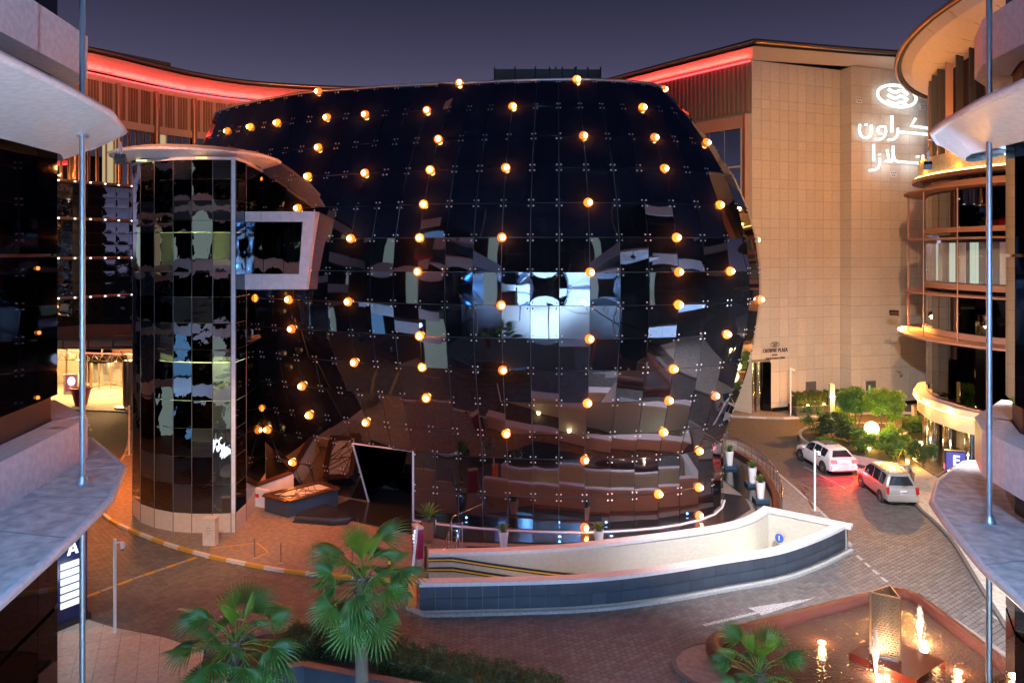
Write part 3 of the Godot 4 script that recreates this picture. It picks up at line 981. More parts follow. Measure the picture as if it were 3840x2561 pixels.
# ------------------------------------------------------------------ hotel wing behind on the left
func hotel_wing() -> void:
	var t := thing("hotel_wing", "curved hotel wing with a red lit eave and bronze fins at the left", "building")
	var ctrl := [Vector2(-54, 73), Vector2(-50.5, 77.5), Vector2(-47.3, 82), Vector2(-44.6, 87), Vector2(-41.5, 92), Vector2(-36, 97), Vector2(-28.5, 100), Vector2(-20, 101.5), Vector2(-8, 102)]
	var line := along(smooth_line(ctrl, 8), 1.62)
	var nrm := []
	for k in line.size():
		var e: Vector2 = (line[mini(k + 1, line.size() - 1)] - line[maxi(k - 1, 0)]).normalized()
		nrm.append(Vector2(e.y, -e.x))
	var off := func(k: int, o: float) -> Vector2: return line[k] + nrm[k] * o
	# bodies of the storeys
	var wall := MB.new()
	for k in line.size() - 1:
		wall.q2(v3(line[k].x, 0, line[k].y), v3(line[k + 1].x, 0, line[k + 1].y), v3(line[k + 1].x, 33.8, line[k + 1].y), v3(line[k].x, 33.8, line[k].y))
	part(t, "facade_core", wall.done(), M.black)
	# eave: soffit panels, gutter pipe, red light strip
	var gut := []
	var gut2 := []
	for k in line.size():
		var p: Vector2 = off.call(k, 3.6)
		gut.append(v3(p.x, 35.7, p.y))
		p = off.call(k, 3.75)
		gut2.append(v3(p.x, 35.35, p.y))
	part(t, "roof_gutter", MB.new().tube(gut, 0.28, 8).done(), M.bronze)
	part(t, "roof_gutter", MB.new().tube(gut2, 0.1, 6).done(), M.black)
	for k in line.size() - 1:
		var p0: Vector2 = off.call(k, 0.0); var p1: Vector2 = off.call(k + 1, 0.0)
		var q0: Vector2 = off.call(k, 3.6); var q1: Vector2 = off.call(k + 1, 3.6)
		part(t, "soffit_panel", MB.new().q(v3(p0.x, 34.3, p0.y), v3(p1.x, 34.3, p1.y), v3(q1.x, 35.5, q1.y), v3(q0.x, 35.5, q0.y), Vector3.DOWN).q(v3(p0.x, 34.9, p0.y), v3(p1.x, 34.9, p1.y), v3(q1.x, 35.9, q1.y), v3(q0.x, 35.9, q0.y), Vector3.UP).done(), M.white_panel)
		var r0: Vector2 = off.call(k, 0.35); var r1: Vector2 = off.call(k + 1, 0.35)
		part(t, "eave_red_led", MB.new().bar(v3(r0.x, 33.95, r0.y), v3(r1.x, 33.95, r1.y), 0.16, 0.1).done(), M.red_led)
		if k % 3 == 1:
			var al := AreaLight3D.new()
			al.name = "eave_light"
			al.light_color = Color(1.0, 0.22, 0.2)
			al.light_energy = 22.0
			al.area_size = Vector2(4.6, 0.2)
			al.shadow_enabled = true
			t.add_child(al, true)
			var o: Vector2 = off.call(k, 0.55)
			al.look_at_from_position(v3(o.x, 34.02, o.y), v3(o.x, 36.0, o.y) + Vector3(nrm[k].x, 0, -nrm[k].y) * 1.1, Vector3(nrm[k].x, 0, -nrm[k].y))
		# pale bands
		for b in [[33.6, 0.7], [28.85, 0.9]]:
			var s0: Vector2 = off.call(k, 0.3); var s1: Vector2 = off.call(k + 1, 0.3)
			part(t, "band_panel", M.unit, M.beige_panel, face(s0, s1, b[0] - b[1] * 0.5, b[0] + b[1] * 0.5, 0.02))
	# louvre storey and fin storey
	var fins := MB.new()
	var tall := MB.new()
	var fine := along(smooth_line(ctrl, 8), 0.32)
	for k in fine.size() - 1:
		var e: Vector2 = (fine[k + 1] - fine[k]).normalized()
		var o: Vector2 = fine[k] + Vector2(e.y, -e.x) * 0.16
		if k % 5 != 0: fins.box(v3(o.x, 31.3, o.y), Vector3(0.16, 4.0, 0.16), Basis(Vector3.UP, atan2(e.y, e.x)))
		if k % 3 == 0: tall.box(v3(o.x, 25.1, o.y), Vector3(0.09, 6.6, 0.3), Basis(Vector3.UP, atan2(e.y, e.x)))
	stuff(part(t, "louvres", fins.done(), M.louvre))
	stuff(part(t, "sun_fins", tall.done(), M.bronze))
	for k in range(0, line.size() - 1):
		var p0: Vector2 = off.call(k, 0.04); var p1: Vector2 = off.call(k + 1, 0.04)
		if k % 3 == 0:
			var c: Vector2 = off.call(k, 0.55)
			part(t, "pilaster", MB.new().lathe([Vector2(0.3, 21.9), Vector2(0.3, 33.4)], 10, v3(c.x, 0, c.y)).done(), M.bronze)
		part(t, "back_panel", M.unit, M.beige_panel_two, face(p0, p1, 29.3, 33.4, 0.02, 0.02))
		var lit := k in [8, 12]
		part(t, "window_pane" if not lit else "lit_window", M.unit, M.lit_window if lit else M.hotel_glass, face(p0, p1, 21.9, 28.4, 0.04, 0.01))
	for k in [1, 3, 4]:
		var c: Vector2 = off.call(k + 1, 0.7)
		var l := part(t, "uplight_lamp", MB.new().lathe([Vector2(0.1, 0), Vector2(0.1, 0.12), Vector2(0, 0.12)], 8, v3(c.x, 22.2, c.y)).done(), M.warm_lamp)
		lamp_light(l, v3(c.x, 22.55, c.y), Color(1.0, 0.7, 0.3), 2.2, 0.08)
	# glass storeys with bronze bands and small lights
	for f in [21.75, 17.7, 13.4, 9.1, 5.1]:
		var band := []
		for k in line.size():
			var p: Vector2 = off.call(k, 0.35)
			band.append(v3(p.x, f, p.y))
		part(t, "floor_band", MB.new().tube(band, 0.2, 6).done(), M.white_panel if f < 6 else M.bronze)
		if f > 6:
			for k in range(2, line.size(), 1):
				var p: Vector2 = off.call(k, 0.58)
				part(t, "band_light", boxm(v3(p.x, f, p.y), Vector3.ONE * 0.13), M.white_led)
	for k in range(0, line.size() - 1):
		var p0: Vector2 = off.call(k, 0.05); var p1: Vector2 = off.call(k + 1, 0.05)
		if k > 12: break
		for f in [[17.9, 21.5], [13.6, 17.5], [9.3, 13.2], [5.3, 8.9]]:
			var h: float = (f[1] - f[0]) / 3.0
			for r in 3:
				var lit: bool = k == 2 and r < 2 and f[0] < 15
				part(t, "lit_window" if lit else "window_pane", M.panes[rng.randi_range(0, 11)], M.lit_window if lit else M.hotel_glass, face(p0, p1, f[0] + h * r, f[0] + h * (r + 1), 0.04))
	# plant room on the roof
	part(t, "plant_room", boxm(v3(-46.5, 36.2, 89), Vector3(9, 2.4, 4), Basis(Vector3.UP, 0.9)), M.concrete_dark)
	entrance(t)

func entrance(hotel: Node3D) -> void:
	var t := thing("entrance_canopy", "flat entrance canopy with red light line and lattice trusses over the hotel door", "canopy")
	# fascia and lit ceiling
	for k in 7:
		part(t, "fascia_panel", boxm(v3(-50.6 + k * 2.25, 5.25 + k * 0.05, 69.5 + k * 0.25), Vector3(2.22, 1.0, 0.12)), M.pink_panel)
	part(t, "canopy_roof", boxm(v3(-42.5, 5.9, 76), Vector3(18, 0.25, 13)), M.concrete_dark)
	for k in 8: part(t, "ceiling_panel", boxm(v3(-50.0 + k * 2.2, 4.95, 74.6), Vector3(2.17, 0.08, 9.8)), M.pale_pavement)
	for k in 4: part(t, "red_led", MB.new().bar(v3(-47.6 + k * 2.9, 4.72 - k * 0.1, 70.3), v3(-44.75 + k * 2.9, 4.62 - k * 0.1, 70.3), 0.1, 0.1).done(), M.red_led_soft)
	var tr := MB.new()
	for k in 16:
		var x := -47.6 + k * 0.78
		tr.bar(v3(x, 4.6 - k * 0.028, 70.4), v3(x + 0.39, 3.95 - k * 0.028, 70.6), 0.045, 0.045)
		tr.bar(v3(x + 0.39, 3.95 - k * 0.028, 70.6), v3(x + 0.78, 4.57 - k * 0.028, 70.4), 0.045, 0.045)
	tr.bar(v3(-47.4, 3.95, 70.6), v3(-35.3, 3.5, 70.6), 0.06, 0.06)
	part(t, "truss", tr.done(), M.bronze)
	for l in [[-46.5, 73.0], [-43.0, 73.5], [-39.5, 73.5], [-37.0, 71.5]]:
		var lm := part(t, "ceiling_lamp", MB.new().lathe([Vector2(0, 4.8), Vector2(0.22, 4.8), Vector2(0.22, 4.9)], 10, v3(l[0], 0, l[1])).done(), M.warm_lamp)
		lamp_light(lm, v3(l[0], 4.66, l[1]), Color(1.0, 0.8, 0.52), 55.0, 0.2)
	var col := thing("entrance_column", "bronze column on a round base holding the entrance canopy", "column", v3(-34.6, 0, 66.6))
	part(col, "shaft", pole_mesh(0.42, 4.3, 16), M.bronze)
	part(col, "base", MB.new().lathe([Vector2(1.1, 0), Vector2(1.1, 0.22), Vector2(0.42, 0.3)], 16).done(), M.bronze)
	part(col, "strut", MB.new().bar(Vector3(0, 4.3, 0), Vector3(-1.4, 5.0, -1.2), 0.07, 0.07).bar(Vector3(0, 4.3, 0), Vector3(1.2, 5.0, -1.0), 0.07, 0.07).bar(Vector3(0, 4.3, 0), Vector3(0, 5.0, 1.0), 0.07, 0.07).done(), M.bronze)
	# revolving door
	var r := thing("revolving_door", "round glazed revolving door glowing at the hotel entrance", "revolving door", v3(-42.1, 0.1, 77.5))
	part(r, "drum_top", MB.new().lathe([Vector2(0, 2.62), Vector2(2.15, 2.62), Vector2(2.15, 3.25), Vector2(0, 3.3)], 28).done(), M.chrome)
	part(r, "drum_floor", MB.new().lathe([Vector2(2.2, 0), Vector2(2.2, 0.05), Vector2(0, 0.05)], 28).done(), M.tile)
	for k in 12:
		var a := TAU * k / 12
		part(r, "post", boxm(Vector3(cos(a) * 2.1, 1.33, sin(a) * 2.1), Vector3(0.1, 2.6, 0.1), Basis(Vector3.UP, -a)), M.bronze)
	for k in 4:
		var a := TAU * k / 4 + 0.5
		var lf := part(r, "door_leaf", boxm(Vector3(cos(a), 1.33, sin(a)), Vector3(1.9, 2.5, 0.02), Basis(Vector3.UP, -a)), M.clear_glass)
		part(lf, "leaf_frame", MB.new().bar(Vector3(0, 0.12, 0), Vector3(cos(a), 0.06, sin(a)) * 2.0, 0.06, 0.12).bar(Vector3(cos(a) * 2.0, 0.1, sin(a) * 2.0), Vector3(cos(a) * 2.0, 2.6, sin(a) * 2.0), 0.07, 0.07).done(), M.bronze)
	lamp_light(part(r, "door_lamp", MB.new().lathe([Vector2(0, 2.55), Vector2(0.3, 2.55), Vector2(0.3, 2.61)], 10).done(), M.warm_lamp), Vector3(0, 2.4, 0), Color(1.0, 0.75, 0.5), 12.0, 0.2)
	# lobby front
	var w := thing("lobby_front", "glazed lobby front with cream wall panels beside the revolving door", "shopfront")
	for k in 9:
		var x := -52.5 + k * 1.9
		if k in [5, 6]: continue
		part(w, "wall_panel", boxm(v3(x, 2.4, 79.4), Vector3(1.85, 4.8, 0.1)), M.cream_plaster if k in [2, 7, 8, 3] else M.hotel_glass)
		part(w, "post", boxm(v3(x + 0.95, 2.4, 79.3), Vector3(0.12, 4.8, 0.2)), M.bronze)
	part(w, "lobby_wall", boxm(v3(-42.1, 2.4, 82.5), Vector3(5.0, 4.8, 0.1)), M.terracotta)
	part(w, "reception_desk", boxm(v3(-42.6, 0.7, 80.8), Vector3(2.4, 1.2, 0.6)), M.cream_plaster)
	var pv := struct(part(self, "forecourt", MB.new().prism([Vector2(-54, 66.5), Vector2(-40, 66.0), Vector2(-33, 64.6), Vector2(-30, 68), Vector2(-31, 80), Vector2(-54, 80)], -0.1, 0.08).done(), M.pale_pavement))
	pv.set_meta("label", "pale paved forecourt before the hotel door")
	var pot := thing("plant_pot", "tall magenta plant pot outside the hotel entrance", "plant pot", v3(-39.4, 0.08, 67.6))
	part(pot, "pot", MB.new().lathe([Vector2(0.5, 0), Vector2(0.85, 1.5), Vector2(0.95, 1.5), Vector2(0.95, 1.62), Vector2(0.8, 1.62), Vector2(0.75, 1.4), Vector2(0, 1.4)], 16).done(), M.magenta)
	part(pot, "shrub", leaf_clump(Vector3(0, 1.8, 0), Vector3(0.5, 0.5, 0.5), 120, 0.16), M.leaf)
	var sg := thing("poster_stand", "glowing magenta poster stand near the hotel entrance", "sign", v3(-43.4, 0.08, 72.8), 0.3)
	part(sg, "frame", boxm(Vector3(0, 1.0, 0), Vector3(1.3, 2.0, 0.25)), M.cream_plaster)
	part(sg, "sign_face", boxm(Vector3(0.05, 1.1, 0.14), Vector3(1.0, 1.6, 0.03)), M.sign_magenta)
	part(sg, "sign_emblem", MB.new().ball(Vector3(0.05, 1.3, 0.16), 0.34, 6, 1.3).done(), M.sign_white)

# ------------------------------------------------------------------ hotel block with the lit sign
const HA := Vector2(20.7, 63.8)
const HB := Vector2(29.9, 67.3)
const HC := Vector2(30.2, 65.8)
const HD := Vector2(39.5, 68.7)

func on_wall(a: Vector2, b: Vector2, s: float, y: float, proud: float) -> Vector3:
	var e := (b - a).normalized()
	var p := a + e * s + Vector2(e.y, -e.x) * proud
	return v3(p.x, y, p.y)

func hotel_block() -> void:
	var t := thing("hotel_block", "tall beige panelled hotel block carrying the white lit sign", "building")
	var rows := [0.45, 0.86, 3.57, 4.74, 5.8]
	var cyc := [0.8, 1.6, 1.05]
	var k := 0
	while rows[-1] < 29.5:
		rows.append(rows[-1] + cyc[k % 3])
		k += 1
	rows[-1] = 30.6
	var back := MB.new()
	var e := Vector2(0.03, 0.08)
	back.prism([HA + e, HB + e + Vector2(0.1, 0), HC + e + Vector2(0.1, 0), HD + e, Vector2(42, 90), Vector2(14, 90), Vector2(11, 76.3)], 4.5, 30.6)
	back.prism([HA.lerp(HB, 0.22) + e, HB + e, HC + e, HD + e, Vector2(42, 90), Vector2(22, 90)], 0.0, 4.5)
	part(t, "wall_core", back.done(), M.joint)
	var panels := []
	for w in [[HA, HB, 10], [HB, HC, 1], [HC, HD, 9]]:
		for c in w[2]:
			for r in rows.size() - 1:
				if w[0] == HA and c < 2 and rows[r + 1] < 4.8: continue
				var a: Vector2 = w[0].lerp(w[1], float(c) / w[2])
				var b: Vector2 = w[0].lerp(w[1], float(c + 1) / w[2])
				panels.append([a, b, rows[r], rows[r + 1]])
	panels.sort_custom(func(p, q): return p[2] < q[2])
	var rest := [MB.new(), MB.new(), MB.new()]
	for p in panels.size():
		var xf := face(panels[p][0], panels[p][1], panels[p][2], panels[p][3], 0.026)
		if p < 300: part(t, "wall_panel", M.unit, M[["beige_panel", "beige_panel_two", "beige_panel_three", "beige_panel"][rng.randi_range(0, 3)]], xf)
		else: rest[rng.randi_range(0, 2)].st.append_from(M.unit, 0, xf)
	for q in 3: stuff(part(t, "upper_panels", rest[q].done(), M[["beige_panel", "beige_panel_two", "beige_panel_three"][q]]))
	# dark plinth
	part(t, "plinth", MB.new().prism([HA.lerp(HB, 0.22), HB, HC, HD, HD + Vector2(0, 1), HC + Vector2(0, 1.4), HB + Vector2(0, 1)], 0.1, 0.44).done(), M.black)
	# roof and eaves with the gutter
	var ev := [Vector2(9.2, 76.0), Vector2(20.1, 61.3), Vector2(30, 64.0), Vector2(41, 66.4)]
	var iv := [Vector2(11, 76.3), HA, HC + Vector2(-0.3, 0.2), HD]
	for s in 3:
		var n := 5
		for q in n:
			var o0: Vector2 = ev[s].lerp(ev[s + 1], float(q) / n); var o1: Vector2 = ev[s].lerp(ev[s + 1], float(q + 1) / n)
			var i0: Vector2 = iv[s].lerp(iv[s + 1], float(q) / n); var i1: Vector2 = iv[s].lerp(iv[s + 1], float(q + 1) / n)
			part(t, "soffit_panel", MB.new().q(v3(i0.x, 30.6, i0.y), v3(i1.x, 30.6, i1.y), v3(o1.x, 31.35, o1.y), v3(o0.x, 31.35, o0.y), Vector3.DOWN).done(), M.beige_panel)
		part(t, "roof_gutter", MB.new().tube([v3(ev[s].x, 31.5, ev[s].y), v3(ev[s + 1].x, 31.5, ev[s + 1].y)], 0.25, 8).done(), M.bronze)
		part(t, "roof_gutter", MB.new().tube([v3(ev[s].x, 31.2, ev[s].y), v3(ev[s + 1].x, 31.2, ev[s + 1].y)], 0.1, 6).done(), M.black)
	part(t, "roof", MB.new().prism([ev[0], ev[1], ev[2], ev[3], Vector2(42, 90), Vector2(14, 90)], 31.3, 31.5).done(), M.concrete_dark)
	# the side that turns away: louvres, red light under the eave, a framed window
	var fa := Vector2(11, 76.3)
	var lv := MB.new()
	var dir := (HA - fa).normalized()
	for s in 34:
		var p := on_wall(fa, HA, 0.3 + s * 0.46, 28.3, 0.12)
		lv.box(p, Vector3(0.2, 4.2, 0.2), Basis(Vector3.UP, atan2(dir.y, dir.x)))
	stuff(part(t, "louvres", lv.done(), M.louvre))
	for q in 4:
		part(t, "eave_red_led", MB.new().bar(on_wall(fa, HA, q * 4.0, 30.45, 0.4), on_wall(fa, HA, q * 4.0 + 3.9, 30.45, 0.4), 0.14, 0.1).done(), M.red_led)
		var al := AreaLight3D.new()
		al.name = "eave_light"
		al.light_color = Color(1.0, 0.2, 0.18)
		al.light_energy = 22.0
		al.area_size = Vector2(3.8, 0.2)
		al.shadow_enabled = true
		t.add_child(al, true)
		var at := on_wall(fa, HA, q * 4.0 + 2.0, 30.52, 0.6)
		al.look_at_from_position(at, on_wall(fa, HA, q * 4.0 + 2.0, 31.6, 1.4), Vector3(dir.y, 0, dir.x))
	part(t, "side_wall", MB.new().q2(on_wall(fa, HA, 0, 0, 0.0), on_wall(fa, HA, 15.8, 0, 0.0), on_wall(fa, HA, 15.8, 26, 0.0), on_wall(fa, HA, 0, 26, 0.0)).done(), M.beige_panel_two)
	part(t, "corner_frame", MB.new().bar(on_wall(fa, HA, 15.2, 4.6, 0.1), on_wall(fa, HA, 15.2, 26.0, 0.1), 0.9, 0.3).bar(on_wall(fa, HA, 8.0, 25.4, 0.1), on_wall(fa, HA, 15.0, 25.4, 0.1), 0.3, 1.1).done(), M.terracotta)
	for f in 6:
		for s in 4: part(t, "window_pane", M.panes[(f * 4 + s) % 12], M.hotel_glass, face(fa + dir * (8.0 + s * 1.68), fa + dir * (8.0 + (s + 1) * 1.68), 4.6 + f * 3.4, 7.9 + f * 3.4, 0.05, 0.03))
	# undercut corner with steel columns and dark glass
	for s in 3: part(t, "window_pane", M.panes[s], M.dark_glass, face(Vector2(15.2, 69.5).lerp(HA.lerp(HB, 0.22), s / 3.0), Vector2(15.2, 69.5).lerp(HA.lerp(HB, 0.22), (s + 1) / 3.0), 0.2, 4.45, 0.04, 0.3))
	for s in [[0.35, 0.3], [1.0, 0.28], [1.9, 0.14]]:
		var p := on_wall(HA, HB, s[0], 0.12, -0.5)
		part(t, "steel_column", pole_mesh(s[1], 4.4, 16), M.chrome, Transform3D(Basis.IDENTITY, p))
	# doors
	var dr := part(t, "service_door", boxm(on_wall(HC, HD, 2.05, 1.3, 0.04), Vector3(1.15, 2.35, 0.1), Basis(Vector3.UP, 0.3)), M.concrete_dark)
	part(dr, "door_window", boxm(on_wall(HC, HD, 1.9, 1.62, 0.1), Vector3(0.2, 1.0, 0.03), Basis(Vector3.UP, 0.3)), M.green_window)
	part(dr, "door_frame", MB.new().bar(on_wall(HC, HD, 1.42, 0.1, 0.06), on_wall(HC, HD, 1.42, 2.55, 0.06), 0.1, 0.12).bar(on_wall(HC, HD, 2.68, 0.1, 0.06), on_wall(HC, HD, 2.68, 2.55, 0.06), 0.1, 0.12).bar(on_wall(HC, HD, 1.37, 2.58, 0.06), on_wall(HC, HD, 2.73, 2.58, 0.06), 0.1, 0.1).done(), M.beige_panel_two)
	part(t, "service_door", boxm(on_wall(HA, HB, 6.4, 1.35, 0.04), Vector3(1.1, 2.3, 0.1), Basis(Vector3.UP, 0.36)), M.concrete_dark)
	var wl := part(t, "wall_camera", MB.new().bar(on_wall(HC, HD, 5.0, 3.2, 0.0), on_wall(HC, HD, 5.0, 3.2, 0.5), 0.12, 0.12).ball(on_wall(HC, HD, 5.0, 3.0, 0.5), 0.16, 5).done(), M.galvanised)
	# the lit sign: emblem and script built stroke by stroke
	var sg := thing("lit_hotel_sign", "white glowing emblem and Arabic script high on the hotel wall", "sign")
	var strokes := [
		[[[240, 740], [232, 830], [250, 900], [290, 935], [335, 940], [380, 915], [402, 850], [396, 750]], 40], [[[325, 735], [325, 757]], 46],
		[[[548, 878], [512, 868], [490, 830], [500, 785], [545, 768], [602, 775], [606, 850], [590, 910], [550, 950], [500, 962], [452, 952]], 36], [[[692, 610], [692, 852]], 46],
		[[[1040, 650], [975, 762], [1110, 775], [1230, 790], [1280, 825], [1270, 870], [1220, 880], [1000, 862], [800, 845]], 40], [[[780, 790], [782, 870], [760, 920], [715, 955], [640, 968]], 36],
		[[[432, 1030], [432, 1275]], 42], [[[516, 1165], [516, 1190]], 42], [[[518, 1225], [520, 1310], [500, 1370], [450, 1405], [370, 1412]], 34],
		[[[622, 1105], [655, 1270], [690, 1278], [712, 1230], [712, 1050]], 36], [[[600, 1272], [690, 1282]], 28], [[[716, 1180], [735, 1260], [790, 1280], [1110, 1298], [1145, 1265], [1152, 1180]], 36], [[[1114, 1355], [1114, 1378]], 48]]
	var oval := []
	for q in 33:
		var a := TAU * q / 32
		var x := 283.0 * cos(a); var y := 155.0 * sin(a)
		oval.append([768 + x * 0.99, 325 + y + x * 0.13])
	strokes.append([oval, 42])
	for w in 3:
		var o := w * 85.0
		strokes.append([[[650 - w * 12, 225 + o], [700, 262 + o], [760, 270 + o], [805, 245 + o], [860, 248 + o], [925 - w * 6, 300 + o]], 46])
	for s in strokes.size():
		var m := MB.new()
		var pts := []
		for p in strokes[s][0]:
			var yt: float = p[1] - (0.088 - 0.00004 * p[1]) * (p[0] - 150)
			pts.append(on_wall(HC, HD, -1.31 + 0.00777 * p[0], 29.81 - 0.00605 * yt, 0.42))
		part(sg, "sign_stroke", m.tube(pts, strokes[s][1] * 0.0031, 8).done(), M.sign_white)
	for p in [[270, 375], [1195, 470], [762, 1480]]:
		var pl := part(sg, "sign_plate", boxm(on_wall(HC, HD, -1.31 + 0.00777 * p[0], 29.81 - 0.00605 * (p[1] - 0.07 * (p[0] - 150)), 0.06), Vector3(0.66, 0.55, 0.06), Basis(Vector3.UP, 0.3)), M.white_panel)
		for h in 5: part(pl, "plate_hole", boxm(on_wall(HC, HD, -1.31 + 0.00777 * (p[0] + [-28, 0, 28, -14, 14][h]), 29.81 - 0.00605 * (p[1] + (-22 if h < 3 else 18) - 0.07 * (p[0] - 150)), 0.1), Vector3(0.11, 0.09, 0.03), Basis(Vector3.UP, 0.3)), M.black)
	for p in [[6.5, 27.4], [2.5, 25.0], [6.5, 24.6], [3.5, 21.8], [6.5, 21.8]]:
		lamp_light(sg, on_wall(HC, HD, p[0], p[1], 1.0), Color(0.86, 0.92, 1.0), 1.5, 0.5)
	# dark lettering on the beige wall
	var lt := thing("wall_lettering", "small dark hotel name lettering and emblem above the steel columns", "sign")
	text(lt, "CROWNE PLAZA", on_wall(HA, HB, 2.45, 5.47, 0.05), 0.46, Basis(Vector3.UP, 0.364), M.sign_text, 0.78)
	text(lt, "DOHA", on_wall(HA, HB, 2.4, 5.08, 0.05), 0.21, Basis(Vector3.UP, 0.364), M.sign_text)
	text(lt, "THE BUSINESS PARK", on_wall(HA, HB, 2.45, 4.78, 0.05), 0.22, Basis(Vector3.UP, 0.364), M.sign_text)
	var ov := []
	for q in 25: ov.append(on_wall(HA, HB, 2.42 + 0.46 * cos(TAU * q / 24), 5.98 + 0.22 * sin(TAU * q / 24), 0.06))
	part(lt, "emblem_ring", MB.new().tube(ov, 0.022, 5).done(), M.sign_text)
	for w in 3:
		var p := []
		for q in 7: p.append(on_wall(HA, HB, 2.2 + q * 0.075, 6.08 - w * 0.1 + 0.035 * sin(q * 1.05 + 2.4), 0.06))
		part(lt, "emblem_wave", MB.new().tube(p, 0.024, 5).done(), M.sign_text)

func text(parent: Node3D, s: String, at: Vector3, size: float, bs: Basis, m: Material, squeeze := 1.0, bold := true, called := "lettering") -> MeshInstance3D:
	var tm := TextMesh.new()
	var f := SystemFont.new()
	f.font_names = PackedStringArray(["Droid Sans"])
	f.font_weight = 700 if bold else 400
	tm.font = f
	tm.text = s
	tm.font_size = 64
	tm.pixel_size = size / 64.0
	tm.depth = 0.03
	return part(parent, called, tm, m, Transform3D(bs * Basis.from_scale(Vector3(squeeze, 1, 1)), at))

# ------------------------------------------------------------------ round building on the right
func drum_building() -> void:
	var t := thing("round_building", "round office drum with bronze ledges and a tilted disc roof at the right", "building")
	var c := v3(41.0, 0, 52.0)
	var a0 := 1.1; var a1 := 4.2   # the half that faces the plaza and the hotel
	var ring := func(r: float, y0: float, y1: float) -> ArrayMesh:
		return MB.new().lathe([Vector2(r - 0.5, y0), Vector2(r, y0), Vector2(r, y1), Vector2(r - 0.5, y1)], 44, c, a0, a1).done()
	var n := 26
	var pane := func(r: float, y0: float, y1: float, k: int, m: Material, called: String) -> void:
		var s0: float = lerpf(a1, a0, float(k) / n); var s1: float = lerpf(a1, a0, float(k + 1) / n)
		part(t, called, M.unit, m, face(Vector2(41 + cos(s0) * r, 52 - sin(s0) * r), Vector2(41 + cos(s1) * r, 52 - sin(s1) * r), y0, y1, 0.03))
	part(t, "core", MB.new().lathe([Vector2(9.4, 0), Vector2(9.4, 29.0)], 32, c).done(), M.black)
	for k in n:
		for f in [[0.0, 3.0, "dark_glass"], [3.6, 7.9, "dark_glass"], [8.5, 11.0, "hotel_glass"], [15.2, 18.4, "hotel_glass"], [19.0, 19.2, "hotel_glass"]]:
			if f[0] < 1.0 and k < 9: continue
			pane.call(10.4 - (1.6 if f[0] < 1 else 0.0), f[0], f[1], k, M[f[2]], "window_pane")
		# the lit storey: curtains behind clear glass, room light put in as their glow
		if k % 4 != 3: part(t, "glowing_curtain" if k % 3 else "curtain", M.unit, M.lit_window_cool if k % 3 else M.white_panel, face(Vector2(41 + cos(lerpf(a1, a0, k / 26.0)) * 9.7, 52 - sin(lerpf(a1, a0, k / 26.0)) * 9.7), Vector2(41 + cos(lerpf(a1, a0, (k + 0.62) / 26.0)) * 9.7, 52 - sin(lerpf(a1, a0, (k + 0.62) / 26.0)) * 9.7), 11.9, 14.7, 0.02))
		pane.call(10.4, 11.9, 14.7, k, M.clear_glass, "window_pane")
		# fins of the top storey
		var an := lerpf(a1, a0, (k + 0.5) / n)
		part(t, "fin", boxm(c + Vector3(cos(an) * 10.0, 24.0, sin(an) * 10.0), Vector3(0.5, 8.0, 0.1), Basis(Vector3.UP, -an)), M.dark_fin if k % 4 else M.terracotta)
	for b in [[10.6, 15.4, 15.75], [10.6, 11.45, 11.85], [10.6, 8.1, 8.5], [10.6, 18.55, 18.95]]: part(t, "floor_band", ring.call(b[0], b[1], b[2]), M.terracotta)
	for l in [[11.9, 18.35, 18.5], [11.9, 14.9, 15.02], [11.9, 11.0, 11.15], [12.3, 7.85, 8.05]]:
		part(t, "ledge", MB.new().lathe([Vector2(10.3, l[1]), Vector2(l[0], l[1] + 0.05), Vector2(l[0], l[2]), Vector2(10.3, l[2])], 44, c, a0, a1).done(), M.terracotta)
	# gold lit crown band
	part(t, "crown_band", MB.new().lathe([Vector2(10.9, 19.55), Vector2(10.9, 20.9), Vector2(10.0, 20.9)], 44, c, a0, a1).done(), M.pale_pavement)
	part(t, "crown_ledge", MB.new().lathe([Vector2(10.0, 19.2), Vector2(11.35, 19.25), Vector2(11.35, 19.5), Vector2(10.0, 19.5)], 44, c, a0, a1).done(), M.bronze)
	for k in 16:
		var p := []
		for q in 4:
			var an := lerpf(a1, a0, (k + q / 3.0) / 16.0)
			p.append(c + Vector3(cos(an) * 11.12, 19.6, sin(an) * 11.12))
		part(t, "crown_led", MB.new().tube(p, 0.06, 5).done(), M.warm_led)
		if k % 2 == 0 and k < 12: lamp_light(t, p[1] + Vector3(0, 0.2, 0) + (p[1] - c).normalized() * 0.1, Color(1.0, 0.65, 0.2), 0.9, 0.1)
	# thin rods between the ledges
	for k in 9:
		var an := lerpf(4.1, 1.7, k / 8.0)
		part(t, "rod", MB.new().tube([c + Vector3(cos(an) * 11.7, 8.0, sin(an) * 11.7), c + Vector3(cos(an) * 11.7, 18.4, sin(an) * 11.7)], 0.045, 5).done(), M.terracotta)
	# ground storey fascia with warm light, steel columns
	part(t, "fascia", MB.new().lathe([Vector2(9.0, 1.95), Vector2(11.0, 1.95), Vector2(11.0, 3.1), Vector2(11.25, 3.1), Vector2(11.25, 3.5), Vector2(10.3, 3.5)], 10, c, a0, a1).done(), M.pink_panel)
	for k in 10:
		var p := []
		for q in 4:
			var an := lerpf(3.9, 2.5, (k + q / 3.0) / 10.0)
			p.append(c + Vector3(cos(an) * 11.15, 3.03, sin(an) * 11.15))
		part(t, "fascia_led", MB.new().tube(p, 0.05, 5).done(), M.warm_led)
		if k % 2 == 0: lamp_light(t, p[1] + (p[1] - c).normalized() * 0.3, Color(1.0, 0.72, 0.36), 3.6, 0.1)
